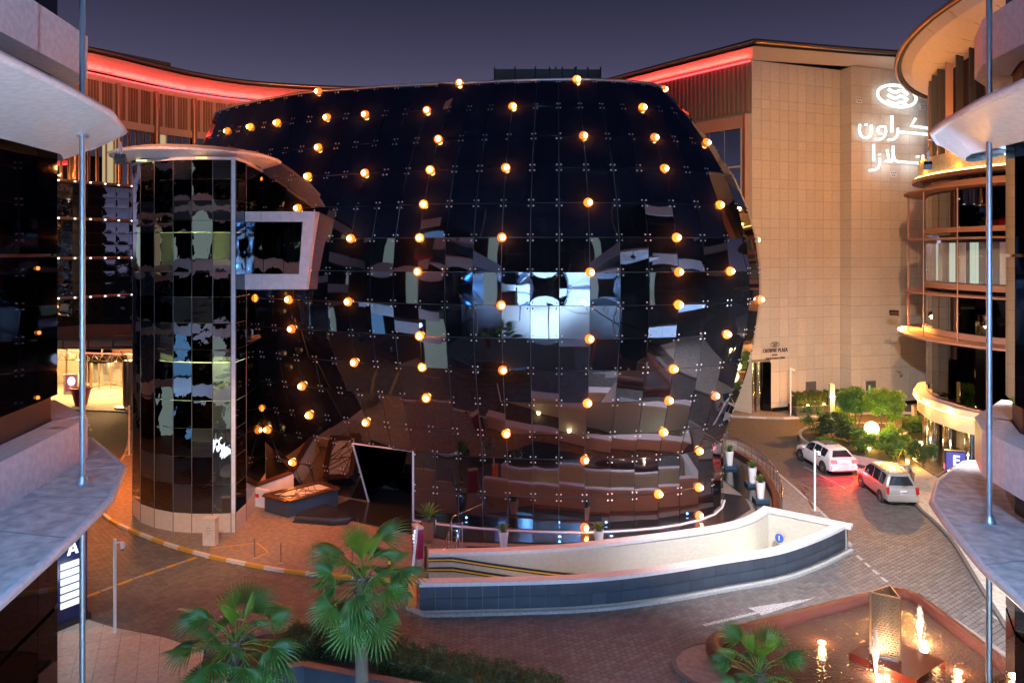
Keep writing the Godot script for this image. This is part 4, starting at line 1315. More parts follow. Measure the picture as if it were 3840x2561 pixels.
	for k in 9:
		var an := lerpf(3.75, 2.1, k / 8.0)
		var p := c + Vector3(cos(an) * 10.3, 0.1, sin(an) * 10.3)
		part(t, "steel_column", pole_mesh(0.42, 1.9, 16), M.chrome, Transform3D(Basis.IDENTITY, p))
		if k % 2 == 0:
			var o := p + (p - c).normalized() * 0.95
			var l := part(t, "ground_lamp", MB.new().lathe([Vector2(0.13, 0), Vector2(0.13, 0.06), Vector2(0, 0.08)], 8, o).done(), M.warm_lamp)
			lamp_light(l, o + Vector3(0, 0.2, 0), Color(1.0, 0.78, 0.5), 5.0, 0.1)
	struct(part(self, "plaza_plinth", MB.new().lathe([Vector2(0, 0.05), Vector2(19.2, 0.05), Vector2(19.2, 0.17), Vector2(0, 0.17)], 72, v3(45.5, 0, 45.0)).done(), M.dark_granite))
	# disc roof, tipped up towards the plaza
	var tilt := Basis(Vector3.RIGHT, -0.21)
	var top := v3(40.5, 29.0, 49.5)
	var m := 36
	for k in m:
		part(t, "roof_panel", MB.new().lathe([Vector2(6.0, -1.6), Vector2(9.6, -1.0), Vector2(12.2, -0.4), Vector2(12.9, 0.1), Vector2(13.05, 0.4), Vector2(9, 0.9)], 2, top, TAU * k / m, TAU * (k + 0.985) / m, tilt).done(), M.beige_panel)
	var rim := []
	var rim2 := []
	for k in 73:
		rim.append(top + tilt * (Vector3(cos(TAU * k / 72) * 13.2, 0.1, sin(TAU * k / 72) * 13.2)))
		rim2.append(top + tilt * (Vector3(cos(TAU * k / 72) * 12.95, 0.2, sin(TAU * k / 72) * 12.95)))
	part(t, "roof_rail", MB.new().tube(rim, 0.14, 8).done(), M.bronze)
	part(t, "roof_rail", MB.new().tube(rim2, 0.2, 6).done(), M.black)
	for k in 5:
		var an := lerpf(3.9, 2.0, k / 4.0)
		var p := c + Vector3(cos(an) * 11.2, 21.1, sin(an) * 11.2)
		var l := part(t, "roof_uplight_lamp", MB.new().lathe([Vector2(0.1, 0), Vector2(0.1, 0.1), Vector2(0, 0.12)], 8, p).done(), M.warm_lamp)
		lamp_light(l, p + Vector3(0, 0.25, 0), Color(1.0, 0.62, 0.26), 12.0, 0.1)

# ------------------------------------------------------------------ the two buildings that frame the view
func near_building(s: float) -> void:
	var side := "left" if s < 0 else "right"
	var t := thing("near_building", "dark glass office building with pale bands framing the %s edge" % side, "building")
	var k := 1.0 if s < 0 else 1.02
	var p := [Vector2(-10.2, 4.0), Vector2(-12.15, 18.95), Vector2(-12.32, 20.05), Vector2(-14.5, 22.2), Vector2(-30, 24), Vector2(-30, 2.0)] if s < 0 else [Vector2(10.6, 4.0), Vector2(12.65, 18.6), Vector2(13.35, 20.0), Vector2(15.5, 22.2), Vector2(30, 24), Vector2(30, 2.0)]
	part(t, "core", MB.new().prism(inset_poly(p, 0.15), 0, 26).done(), M.black)
	var order := [[0, 1, 7], [1, 2, 1], [2, 3, 2]]
	for o in order:
		for q in o[2]:
			var a: Vector2 = p[o[0]].lerp(p[o[1]], float(q) / o[2])
			var b: Vector2 = p[o[0]].lerp(p[o[1]], float(q + 1) / o[2])
			for f in [[0.1, 4.4], [4.5, 8.2], [10.15, 13.9], [13.95, 18.0], [20.3, 24.2], [24.25, 27.0]]:
				var pick: int = (int(q) * 3 + int(f[0])) % 5
				var lit: bool = o[0] == 0 and q < 4 and pick < 3  # glowing windows added out of view to brighten what the dome mirrors
				var m: Material = [M.lit_window_blue, M.lit_window_cool, M.lit_window_blue][pick % 3] if lit else M.dark_glass
				part(t, "lit_window" if lit else "glass_pane", M.unit, m, face(a, b, f[0], f[1], 0.03) if s < 0 else face(b, a, f[0], f[1], 0.03))
	# the sides that face the dome: pale bands, dark and lit windows
	var fa: Vector2 = p[3]
	var fb: Vector2 = p[4]
	for q in 7:
		var a: Vector2 = fa.lerp(fb, q / 7.0)
		var b: Vector2 = fa.lerp(fb, (q + 1) / 7.0)
		for f in 6:
			var lit := (q * 3 + f * 2 + (0 if s < 0 else 1)) % 5 == 0
			var m: Material = (M.lit_window_blue if (q + f) % 2 else M.lit_window_cool) if lit else M.dark_glass
			part(t, "lit_window" if lit else "glass_pane", M.unit, m, face(a, b, 0.9 + f * 4.2, 4.1 + f * 4.2, 0.04) if s < 0 else face(b, a, 0.9 + f * 4.2, 4.1 + f * 4.2, 0.04))
			part(t, "band_panel", M.unit, M.white_panel, face(a, b, 4.15 + f * 4.2, 5.05 + f * 4.2, 0.02, 0.7) if s < 0 else face(b, a, 4.15 + f * 4.2, 5.05 + f * 4.2, 0.02, 0.7))
	# pale bands
	for f in [[8.9, 1.15], [19.35, 1.15]]:
		for o in order:
			var a: Vector2 = p[o[0]]
			var b: Vector2 = p[o[1]]
			var e := (b - a).normalized()
			var nn := Vector2(e.y, -e.x) if s < 0 else Vector2(-e.y, e.x)
			part(t, "band_panel", MB.new().bar(v3(a.x + nn.x * 0.3, f[0], a.y + nn.y * 0.3), v3(b.x + nn.x * 0.3 + e.x * 0.15, f[0], b.y + nn.y * 0.3 + e.y * 0.15), 0.8, f[1]).done(), M.canopy_panel)
	# orange lamps on the glass
	if s < 0:
		for l in [[19.0, 9.3], [19.0, 7.2], [19.0, 12.6], [19.0, 16.0], [19.05, 10.95]]:
			var lm := part(t, "facade_lamp", MB.new().ball(v3(-12.12, l[1] + 1.0, l[0] - 0.1), 0.05, 6).done(), M.orange_lamp)
			lamp_light(lm, v3(-12.12, l[1] + 1.0, l[0] - 0.1), Color(1.0, 0.6, 0.2), 0.35, 0.05)
	# canopies: blades with a pointed outer end, one above and one below the eye
	var out := [Vector2(-10.9, 4.5), Vector2(-7.4, 5.0), Vector2(-7.75, 8.5), Vector2(-8.3, 12.0), Vector2(-8.7, 14.5), Vector2(-9.2, 16.9), Vector2(-10.2, 19.4), Vector2(-10.95, 20.3), Vector2(-12.7, 22.3), Vector2(-14.2, 23.0)] if s < 0 else [Vector2(11.2, 4.5), Vector2(8.4, 5.0), Vector2(8.9, 10.0), Vector2(9.65, 14.0), Vector2(9.9, 15.5), Vector2(10.6, 18.0), Vector2(11.1, 19.5), Vector2(12.3, 21.3), Vector2(14.2, 23.2), Vector2(15.6, 23.4)]
	for f in [[8.25 if s < 0 else 7.3, "lower"], [17.1, "upper"]]:
		var cp := thing("canopy_blade", "grey blade canopy on the %s mast, %s" % [side, "seen from above at the bottom" if f[1] == "lower" else "seen from below at the top"], "canopy")
		blade(cp, out, f[0], s)
	# mast
	var mx := v3(-10.4, 0.1, 17.9) if s < 0 else v3(11.55, 0.1, 17.9)
	var ms := thing("steel_mast", "tall slim steel mast through both canopies at the %s" % side, "mast", mx)
	part(ms, "shaft", pole_mesh(0.066, 30.0, 14), M.galvanised)
	for y in [8.3 if s < 0 else 7.35, 16.7]: part(ms, "collar", MB.new().lathe([Vector2(0.15, 0), Vector2(0.15, 0.05), Vector2(0.09, 0.2)], 14, Vector3(0, y, 0)).done(), M.galvanised)

func blade(t: Node3D, poly: Array, y: float, s: float) -> void:
	# plates along the blade with a rolled lip on the free edge
	var n := poly.size()
	var top := MB.new()
	var hi := []
	for k in n: hi.append(v3(poly[k].x, y + 0.16, poly[k].y))
	top.flat(poly, y + 0.16, Vector3.UP)
	part(t, "top_sheet", top.done(), M.canopy_top)
	# underside falls towards the wall
	var root := []
	for k in n: root.append(v3(lerpf(poly[k].x, -(-12.2) * s, 0.75), y - 0.55, lerpf(poly[k].y, minf(poly[k].y, 19.0), 0.6)))
	for k in n - 1:
		var a := v3(poly[k].x, y + 0.0, poly[k].y)
		var b := v3(poly[k + 1].x, y + 0.0, poly[k + 1].y)
		part(t, "underside_panel", MB.new().q(a, b, root[k + 1], root[k], Vector3(0, -1, 0)).done(), M.canopy_panel)
	var lip := []
	for k in n: lip.append(v3(poly[k].x, y + 0.08, poly[k].y))
	part(t, "edge_lip", MB.new().tube(lip, 0.1, 8).done(), M.canopy_panel)
	var seams := MB.new()
	for k in range(2, n - 1): seams.bar(hi[k] + Vector3(0, 0.006, 0), v3(-(-12.0) * s, y + 0.166, lerpf(poly[k].y, 17.0, 0.3)), 0.03, 0.012)
	part(t, "seam", seams.done(), M.galvanised)

# ------------------------------------------------------------------ the building the view is taken from, mirrored in the dome
func opposite_building() -> void:
	var t := thing("balcony_building", "pale banded office building behind the viewpoint, seen mirrored in the dome", "building")
	var d0 := -9.0
	part(t, "core", boxm(v3(0, 20.5, d0 - 8), Vector3(72, 41, 13.0)), M.black)  # raised above its lit floors to hide the sky from the dome glass
	for f in 9:
		var y := f * 4.2
		for k in 28:
			var x := -35.0 + k * 2.5
			if k in [10, 11, 15, 16, 19, 20] and f < 5: continue
			if f < 4: part(t, "band_panel", boxm(v3(x + 1.25, y + 4.0, d0 + 0.4), Vector3(2.48, 0.95, 0.9)), M.white_panel)
			var lit := (k * 5 + f * 3) % 7 == 0 and f < 5
			part(t, "lit_window" if lit else "window_pane", boxm(v3(x + 1.25, y + 1.75, d0 - 0.1), Vector3(2.42, 3.4 if f < 4 else 4.1, 0.08)), M.lit_window_blue if lit and k % 2 else M.lit_window if lit else M.dark_glass)
		if f > 4: continue
		for cx in [-7.5, 5.0, 15.0]:
			part(t, "blue_stair_light", boxm(v3(cx, y + 2.9, d0 - 0.6), Vector3(4.6, 0.12, 0.12)), M.blue_lamp)
			lamp_light(t, v3(cx, y + 2.6, d0 - 0.2), Color(0.25, 0.62, 1.0), 26.0, 0.3)
			part(t, "stair_wall", boxm(v3(cx, y + 2.1, d0 - 1.3), Vector3(4.9, 4.1, 0.1)), M.white_panel)
			for r in 5: part(t, "stair_rail", boxm(v3(cx, y + 0.2 + r * 0.22, d0 + 0.2), Vector3(4.9, 0.04, 0.04)), M.steel)
			part(t, "stair_landing", boxm(v3(cx, y, d0 - 0.4), Vector3(4.9, 0.25, 1.6)), M.white_panel)
			part(t, "stair_flight", MB.new().bar(v3(cx - 2.2, y + 0.2, d0 - 0.8), v3(cx + 2.2, y + 3.9, d0 - 0.8), 0.9, 0.2).done(), M.white_panel)
	part(t, "porch", boxm(v3(6.0, 4.9, d0 + 3.0), Vector3(16, 0.6, 6.0)), M.white_panel)
	for k in 5: part(t, "porch_led", boxm(v3(0.2 + k * 3.0, 4.55, d0 + 5.9), Vector3(2.8, 0.1, 0.1)), M.warm_led)
	struct(part(self, "plaza_floor", MB.new().prism([Vector2(-9, -8.5), Vector2(10, -8.5), Vector2(11.5, 16.8), Vector2(-9.7, 16.8)], -0.1, 0.1).done(), M.tile))
	lamp_light(t, v3(3.0, 4.2, d0 + 4.0), Color(0.85, 0.93, 1.0), 60.0, 0.3)
	lamp_light(t, v3(9.0, 4.2, d0 + 4.0), Color(0.85, 0.93, 1.0), 60.0, 0.3)

# ------------------------------------------------------------------ neighbours added outside the picture, to keep bright sky out of the towers' glass
func neighbours() -> void:
	for b in [[-80.0, -38.5, -6.0, 52.0, "added dark office block beyond the left edge, mirrored in the stair tower"], [50.0, 84.0, -6.0, 38.0, "added dark office block beyond the right edge, mirrored in the dome"]]:
		var t := thing("added_office_block", b[4], "building")
		var w: float = b[1] - b[0]
		part(t, "core", boxm(v3((b[0] + b[1]) * 0.5, 15, (b[2] + b[3]) * 0.5), Vector3(w, 30, b[3] - b[2])), M.black)
		var x: float = b[1] + 0.05 if b[0] < 0 else b[0] - 0.05
		for f in 7:
			for k in 11:
				var d: float = lerpf(b[2], b[3], (k + 0.5) / 11.0)
				part(t, "band_panel", boxm(v3(x, f * 4.2 + 4.0, d), Vector3(0.5, 0.8, (b[3] - b[2]) / 11.0 - 0.03)), M.white_panel)
				var lit := (k * 3 + f * 5) % 9 == 0
				part(t, "lit_window" if lit else "window_pane", boxm(v3(x, f * 4.2 + 1.8, d), Vector3(0.1, 3.3, (b[3] - b[2]) / 11.0 - 0.06)), (M.lit_window if k % 2 else M.lit_window_cool) if lit else M.dark_glass)

# ------------------------------------------------------------------ car park ramp
func ramp() -> void:
	var t := thing("ramp_wall", "curved car park ramp with white coping, cream inside and slate tiles outside", "ramp")
	var o := smooth_line(RAMP_OUT, 5)
	var i := smooth_line(RAMP_IN, 5)
	var fy := func(x: float) -> float: return clampf(-(x + 2.5) * 0.2, -3.4, 0.0)
	var off := func(p: Array, k: int, d: float) -> Vector2:
		var e: Vector2 = (p[mini(k + 1, p.size() - 1)] - p[maxi(k - 1, 0)]).normalized()
		return p[k] + Vector2(-e.y, e.x) * d
	# near wall: core, coping, inner face
	var wall := MB.new()
	var cap := MB.new()
	for run in [[o, 0.03, 0.36, 1.0], [i, -0.33, 0.0, 1.0]]:
		var p: Array = run[0]
		for k in p.size() - 1:
			var a: Vector2 = off.call(p, k, run[1]); var b: Vector2 = off.call(p, k + 1, run[1])
			var c: Vector2 = off.call(p, k + 1, run[2]); var d: Vector2 = off.call(p, k, run[2])
			var y: float = fy.call(a.x) - 0.3
			wall.q(v3(a.x, y, a.y), v3(b.x, y, b.y), v3(b.x, 1.0, b.y), v3(a.x, 1.0, a.y), v3(a.x - d.x, 0, a.y - d.y))
			wall.q(v3(d.x, y, d.y), v3(c.x, y, c.y), v3(c.x, 1.0, c.y), v3(d.x, 1.0, d.y), v3(d.x - a.x, 0, d.y - a.y))
	for e in [[o[0], 0], [i[0], 1]]:
		var p0: Vector2 = off.call(o if e[1] == 0 else i, 0, 0.03 if e[1] == 0 else -0.33)
		var p1: Vector2 = off.call(o if e[1] == 0 else i, 0, 0.36 if e[1] == 0 else 0.0)
		wall.q(v3(p0.x, -0.1, p0.y), v3(p1.x, -0.1, p1.y), v3(p1.x, 1.0, p1.y), v3(p0.x, 1.0, p0.y), Vector3.LEFT)
	var ea: Vector2 = i[-1]
	var eb: Vector2 = o[-1]
	wall.bar(v3(ea.x, -1.3, ea.y), v3(eb.x, -1.3, eb.y), 0.34, 4.6)
	part(t, "wall", wall.done(), M.cream_plaster)
	for run in [[o, -0.04, 0.42], [i, -0.39, 0.05]]:
		var p: Array = run[0]
		for k in range(0, p.size() - 1, 2):
			var m := MB.new()
			for h in [k, k + 1]:
				if h >= p.size() - 1: continue
				var a: Vector2 = off.call(p, h, run[1]); var b: Vector2 = off.call(p, h + 1, run[1])
				var c: Vector2 = off.call(p, h + 1, run[2]); var d: Vector2 = off.call(p, h, run[2])
				var ts := 0.998 if h % 2 else 1.0
				m.q(v3(a.x, 1.15, a.y), v3(b.x, 1.15, b.y), v3(c.x, 1.15, c.y), v3(d.x, 1.15, d.y), Vector3.UP)
				m.q(v3(a.x, 1.0, a.y), v3(b.x, 1.0, b.y), v3(b.x, 1.15, b.y), v3(a.x, 1.15, a.y), v3(a.x - d.x, 0, a.y - d.y))
				m.q(v3(d.x, 1.0, d.y), v3(c.x, 1.0, c.y), v3(c.x, 1.15, c.y), v3(d.x, 1.15, d.y), v3(d.x - a.x, 0, d.y - a.y))
				m.q(v3(a.x, 1.0, a.y), v3(b.x, 1.0, b.y), v3(c.x, 1.0, c.y), v3(d.x, 1.0, d.y), Vector3.DOWN)
			part(t, "coping_stone", m.done(), M.white_cap)
	part(t, "coping_stone", MB.new().bar(v3(ea.x - 0.05, 1.078, ea.y + 0.05), v3(eb.x + 0.18, 1.078, eb.y - 0.12), 0.46, 0.15).done(), M.white_cap)
	for e in [o, i]:
		var p0: Vector2 = off.call(e, 0, -0.04 if e == o else -0.39)
		var p1: Vector2 = off.call(e, 0, 0.42 if e == o else 0.05)
		part(t, "coping_end", MB.new().q(v3(p0.x, 1.0, p0.y), v3(p1.x, 1.0, p1.y), v3(p1.x, 1.15, p1.y), v3(p0.x, 1.15, p0.y), Vector3.LEFT).done(), M.white_cap)
	# slate tiles on the outside
	var tl := along(o, 0.62)
	for k in tl.size() - 1:
		for r in 2:
			part(t, "slate_tile", M.unit, M.slate_tile if (k + r) % 3 else M.slate_tile_two, face(tl[k], tl[k + 1], 0.08 + r * 0.46, 0.53 + r * 0.46, 0.008, 0.02))
	var te := along([eb, ea], 0.62)
	for k in te.size() - 1:
		for r in 2: part(t, "slate_tile", M.unit, M.slate_tile, face(te[k], te[k + 1], 0.08 + r * 0.46, 0.53 + r * 0.46, 0.008, 0.2))
	# buffer rails on the far wall, black with a yellow line, falling with the ramp
	for r in 2:
		for k in 12:
			if k + 1 >= i.size(): break
			var q := []
			for h in [k, k + 1]:
				var p: Vector2 = i[h]
				var e: Vector2 = (i[mini(h + 1, i.size() - 1)] - i[maxi(h - 1, 0)]).normalized()
				p += Vector2(e.y, -e.x) * 0.38
				q.append(v3(p.x, 0.86 - r * 0.42 + fy.call(p.x) * 0.85 - maxf(0, p.x + 3.5) * 0.015, p.y))
			part(t, "buffer_rail", MB.new().bar(q[0], q[1], 0.08, 0.17).done(), M.rubber)
			part(t, "rail_stripe", MB.new().bar(q[0] + Vector3(0, 0, 0.045), q[1] + Vector3(0, 0, 0.045), 0.02, 0.055).done(), M.yellow_paint)
	for x in [0.6, 3.2]:
		var lm := part(t, "ramp_light", boxm(v3(x, 0.35 + fy.call(x), 29.62 + x * 0.03), Vector3(0.32, 0.16, 0.06)), M.warm_lamp)
		lamp_light(lm, v3(x, 0.35 + fy.call(x), 29.75 + x * 0.03), Color(1.0, 0.85, 0.6), 0.8, 0.1)
	lamp_light(part(t, "ramp_ceiling_light", boxm(v3(12.0, -0.4, 34.0), Vector3(0.6, 0.06, 0.15)), M.lit_window_cool), v3(11.8, -0.5, 34.0), Color(0.9, 0.97, 0.85), 3.5, 0.2)
	var fl := MB.new()
	var stations := [-3.7, -2.5, 0.0, 4.0, 8.0, 12.0, 15.9]
	for k in stations.size() - 1:
		var a: float = stations[k]; var b: float = stations[k + 1]
		fl.q(v3(a, fy.call(a) + 0.005, 28.5), v3(b, fy.call(b) + 0.005, 28.5), v3(b, fy.call(b) + 0.005, 38), v3(a, fy.call(a) + 0.005, 38), Vector3.UP)
	# only the strip between the walls shows; the floor stops at the walls
	var ff := MB.new()
	for k in 40:
		var a := lerpf(-3.6, 15.4, k / 40.0); var b := lerpf(-3.6, 15.4, (k + 1) / 40.0)
		var y0 := poly_y(o, a) + 0.1; var y1 := poly_y(o, b) + 0.1
		var z0 := minf(poly_y(i, a) - 0.02, 37.2 - maxf(0, a - 12.7) * 0.85); var z1 := minf(poly_y(i, b) - 0.02, 37.2 - maxf(0, b - 12.7) * 0.85)
		ff.q(v3(a, fy.call(a), y0), v3(b, fy.call(b), y1), v3(b, fy.call(b), z1), v3(a, fy.call(a), z0), Vector3.UP)
	part(t, "ramp_floor", ff.done(), M.asphalt)
	var bs := thing("round_blue_sign", "small round blue direction sign on the end wall inside the ramp", "sign", v3(13.15, -0.02, 36.35), -0.85)
	part(bs, "disc", MB.new().lathe([Vector2(0, 0.03), Vector2(0.22, 0.03), Vector2(0.22, 0), Vector2(0, 0)], 18, Vector3.ZERO, 0, TAU, Basis(Vector3.RIGHT, PI / 2)).done(), M.blue_paint)
	part(bs, "arrow", boxm(Vector3(0, 0.02, 0.045), Vector3(0.05, 0.22, 0.01)), M.white_paint)

func poly_y(p: Array, x: float) -> float:
	for k in p.size() - 1:
		if p[k + 1].x >= x or k == p.size() - 2:
			return lerpf(p[k].y, p[k + 1].y, clampf((x - p[k].x) / maxf(0.001, p[k + 1].x - p[k].x), 0.0, 1.0))
	return p[-1].y

# ------------------------------------------------------------------ fountain
func rounded(poly: Array, r: float, n := 6) -> Array:
	var out := []
	for k in poly.size():
		var a: Vector2 = poly[(k + poly.size() - 1) % poly.size()]
		var b: Vector2 = poly[k]
		var c: Vector2 = poly[(k + 1) % poly.size()]
		var p := b + (a - b).normalized() * r
		var q := b + (c - b).normalized() * r
		for i in n + 1:
			var t := float(i) / n
			out.append(p.lerp(b, t).lerp(b.lerp(q, t), t))
	return out

func fountain() -> void:
	var t := thing("fountain", "triangular fountain with a rounded red mosaic rim", "fountain")
	var poly := rounded([Vector2(6.6, 25.9), Vector2(15.9, 29.9), Vector2(16.5, 20.0), Vector2(9.0, 19.5)], 1.3)
	var rim := []
	for k in poly.size() + 1:
		var p: Vector2 = poly[k % poly.size()]
		rim.append(v3(p.x, 0.36, p.y))
	part(t, "rim", MB.new().tube(rim, 0.27, 12, -1.0, false).done(), M.mosaic)
	part(t, "basin_wall", MB.new().prism(poly, 0.08, 0.36, false).done(), M.mosaic)
	part(t, "basin_floor", MB.new().flat(poly, 0.1, Vector3.UP).done(), M.mosaic)
	var wp := inset_poly(poly, 0.1)
	part(t, "water", MB.new().flat(wp, 0.3, Vector3.UP).done(), M.pool_water)
	# dark plinth
	var c := Vector2(12.75, 24.75)
	var pl := [Vector2(11.35, 24.9), Vector2(12.9, 26.1), Vector2(14.3, 24.4), Vector2(12.75, 23.3)]
	part(t, "plinth", MB.new().prism(pl, 0.1, 0.55).done(), M.mosaic_dark)
	# perforated three-sided screen
	var s := thing("fountain_sculpture", "three-sided perforated bronze screen standing in the fountain", "sculpture")
	var tri := [Vector2(12.05, 24.85), Vector2(12.82, 24.4), Vector2(12.95, 25.35)]
	for f in 3:
		var a: Vector2 = tri[f]
		var b: Vector2 = tri[(f + 1) % 3]
		var w := a.distance_to(b)
		var m := MB.new()
		var nx := int(w / 0.1)
		var ny := 26
		var h := 1.98
		for r in ny:
			# one course: a full strip, then short webs that leave slots
			var y0 := 0.6 + h * r / ny
			var pa := v3(a.x, y0 + 0.0185, a.y); var pb := v3(b.x, y0 + 0.0185, b.y)
			m.bar(pa, pb, 0.02, 0.037)
			for k in nx + 1:
				var q := clampf((k + (0.5 if r % 2 else 0.0) + rng.randf_range(-0.15, 0.15)) / nx, 0.02, 0.98)
				var pc := pa.lerp(pb, q)
				m.box(pc + Vector3(0, 0.037, 0), Vector3(0.03, 0.04, 0.02), Basis(Vector3.UP, atan2(b.y - a.y, b.x - a.x)))
		part(s, "perforated_face", m.done(), M.aged_bronze)
		part(s, "corner_post", MB.new().bar(v3(a.x, 0.55, a.y), v3(a.x, 2.62, a.y), 0.045, 0.045).done(), M.bronze)
		part(s, "top_rail", MB.new().bar(v3(a.x, 2.6, a.y), v3(b.x, 2.6, b.y), 0.03, 0.04).done(), M.bronze)
	part(s, "foot_plate", MB.new().bar(v3(12.2, 0.57, 24.72), v3(12.75, 0.57, 24.4), 0.14, 0.04).done(), M.steel)
	# jets and their lamps
	for j in [[11.85, 24.1, 1.55, "left of"], [14.45, 26.2, 1.25, "right of"]]:
		var g := thing("water_jet", "white lit water jet %s the bronze fountain screen" % j[3], "water jet", v3(j[0], 0.28, j[1]))
		var m := MB.new()
		for k in 90:
			# one strand of water: up, over and a little outwards
			var a := rng.randf() * TAU
			var h: float = j[2] * rng.randf_range(0.45, 1.0)
			var r: float = 0.02 + (1.05 - h / j[2]) * 0.3 * rng.randf()
			var pts := []
			for q in 9:
				var u := q / 8.0 * (0.62 if rng.randf() < 0.5 else 0.8)
				pts.append(Vector3(cos(a) * r * u * 2.0, h * (1.0 - pow(1.0 - u / 0.62, 2)), sin(a) * r * u * 2.0))
			m.tube(pts, rng.randf_range(0.012, 0.026), 4, 0.005, false)
		for k in 150:
			var a := rng.randf() * TAU
			var y: float = pow(rng.randf(), 0.8) * j[2]
			m.ball(Vector3(cos(a), 0, sin(a)) * (0.03 + rng.randf() * 0.3 * (1.1 - y / j[2])) + Vector3(0, y, 0), rng.randf_range(0.005, 0.014), 3)
		part(g, "spray", m.done(), M.jet_water)
		var l := part(g, "jet_lamp", MB.new().lathe([Vector2(0.1, 0), Vector2(0.1, 0.03), Vector2(0, 0.04)], 10, Vector3(0, 0.04, 0.22)).done(), M.warm_lamp)
		lamp_light(l, Vector3(0, 0.22, 0.25), Color(1.0, 0.85, 0.68), 8.0, 0.08)
	for l in [[10.9, 26.0], [14.6, 24.2], [12.3, 22.9]]:
		var g := thing("pool_lamp", ["bright pool lamp at the rim side of the fountain", "bright pool lamp at the right of the fountain plinth", "bright pool lamp in front of the fountain plinth"][[10.9, 14.6, 12.3].find(l[0])], "pool lamp", v3(l[0], 0.3, l[1]))
		part(g, "lamp", MB.new().lathe([Vector2(0.13, 0), Vector2(0.13, 0.03), Vector2(0, 0.05)], 12).done(), M.warm_lamp)
		lamp_light(g, Vector3(0, 0.24, 0), Color(1.0, 0.74, 0.48), 2.2, 0.1)

# ------------------------------------------------------------------ signs, posts, pots, rails
func camera_pole(label: String, at: Vector3, h: float, turn: float) -> void:
	var t := thing("camera_pole", label, "camera pole", at, turn, "security camera poles")
	part(t, "shaft", pole_mesh(0.055, h), M.white_paint)
	part(t, "foot_plate", boxm(Vector3(0, 0.015, 0), Vector3(0.4, 0.03, 0.4)), M.galvanised)
	part(t, "arm", MB.new().bar(Vector3(0, h - 0.12, 0), Vector3(0.28, h - 0.12, 0), 0.05, 0.05).done(), M.white_paint)
	var c := part(t, "camera_head", MB.new().lathe([Vector2(0.07, -0.1), Vector2(0.09, 0), Vector2(0.09, 0.08), Vector2(0, 0.1)], 12, Vector3(0.28, h - 0.24, 0)).done(), M.white_paint)
	part(c, "dome_lens", MB.new().ball(Vector3(0.28, h - 0.36, 0), 0.065, 6).done(), M.black)

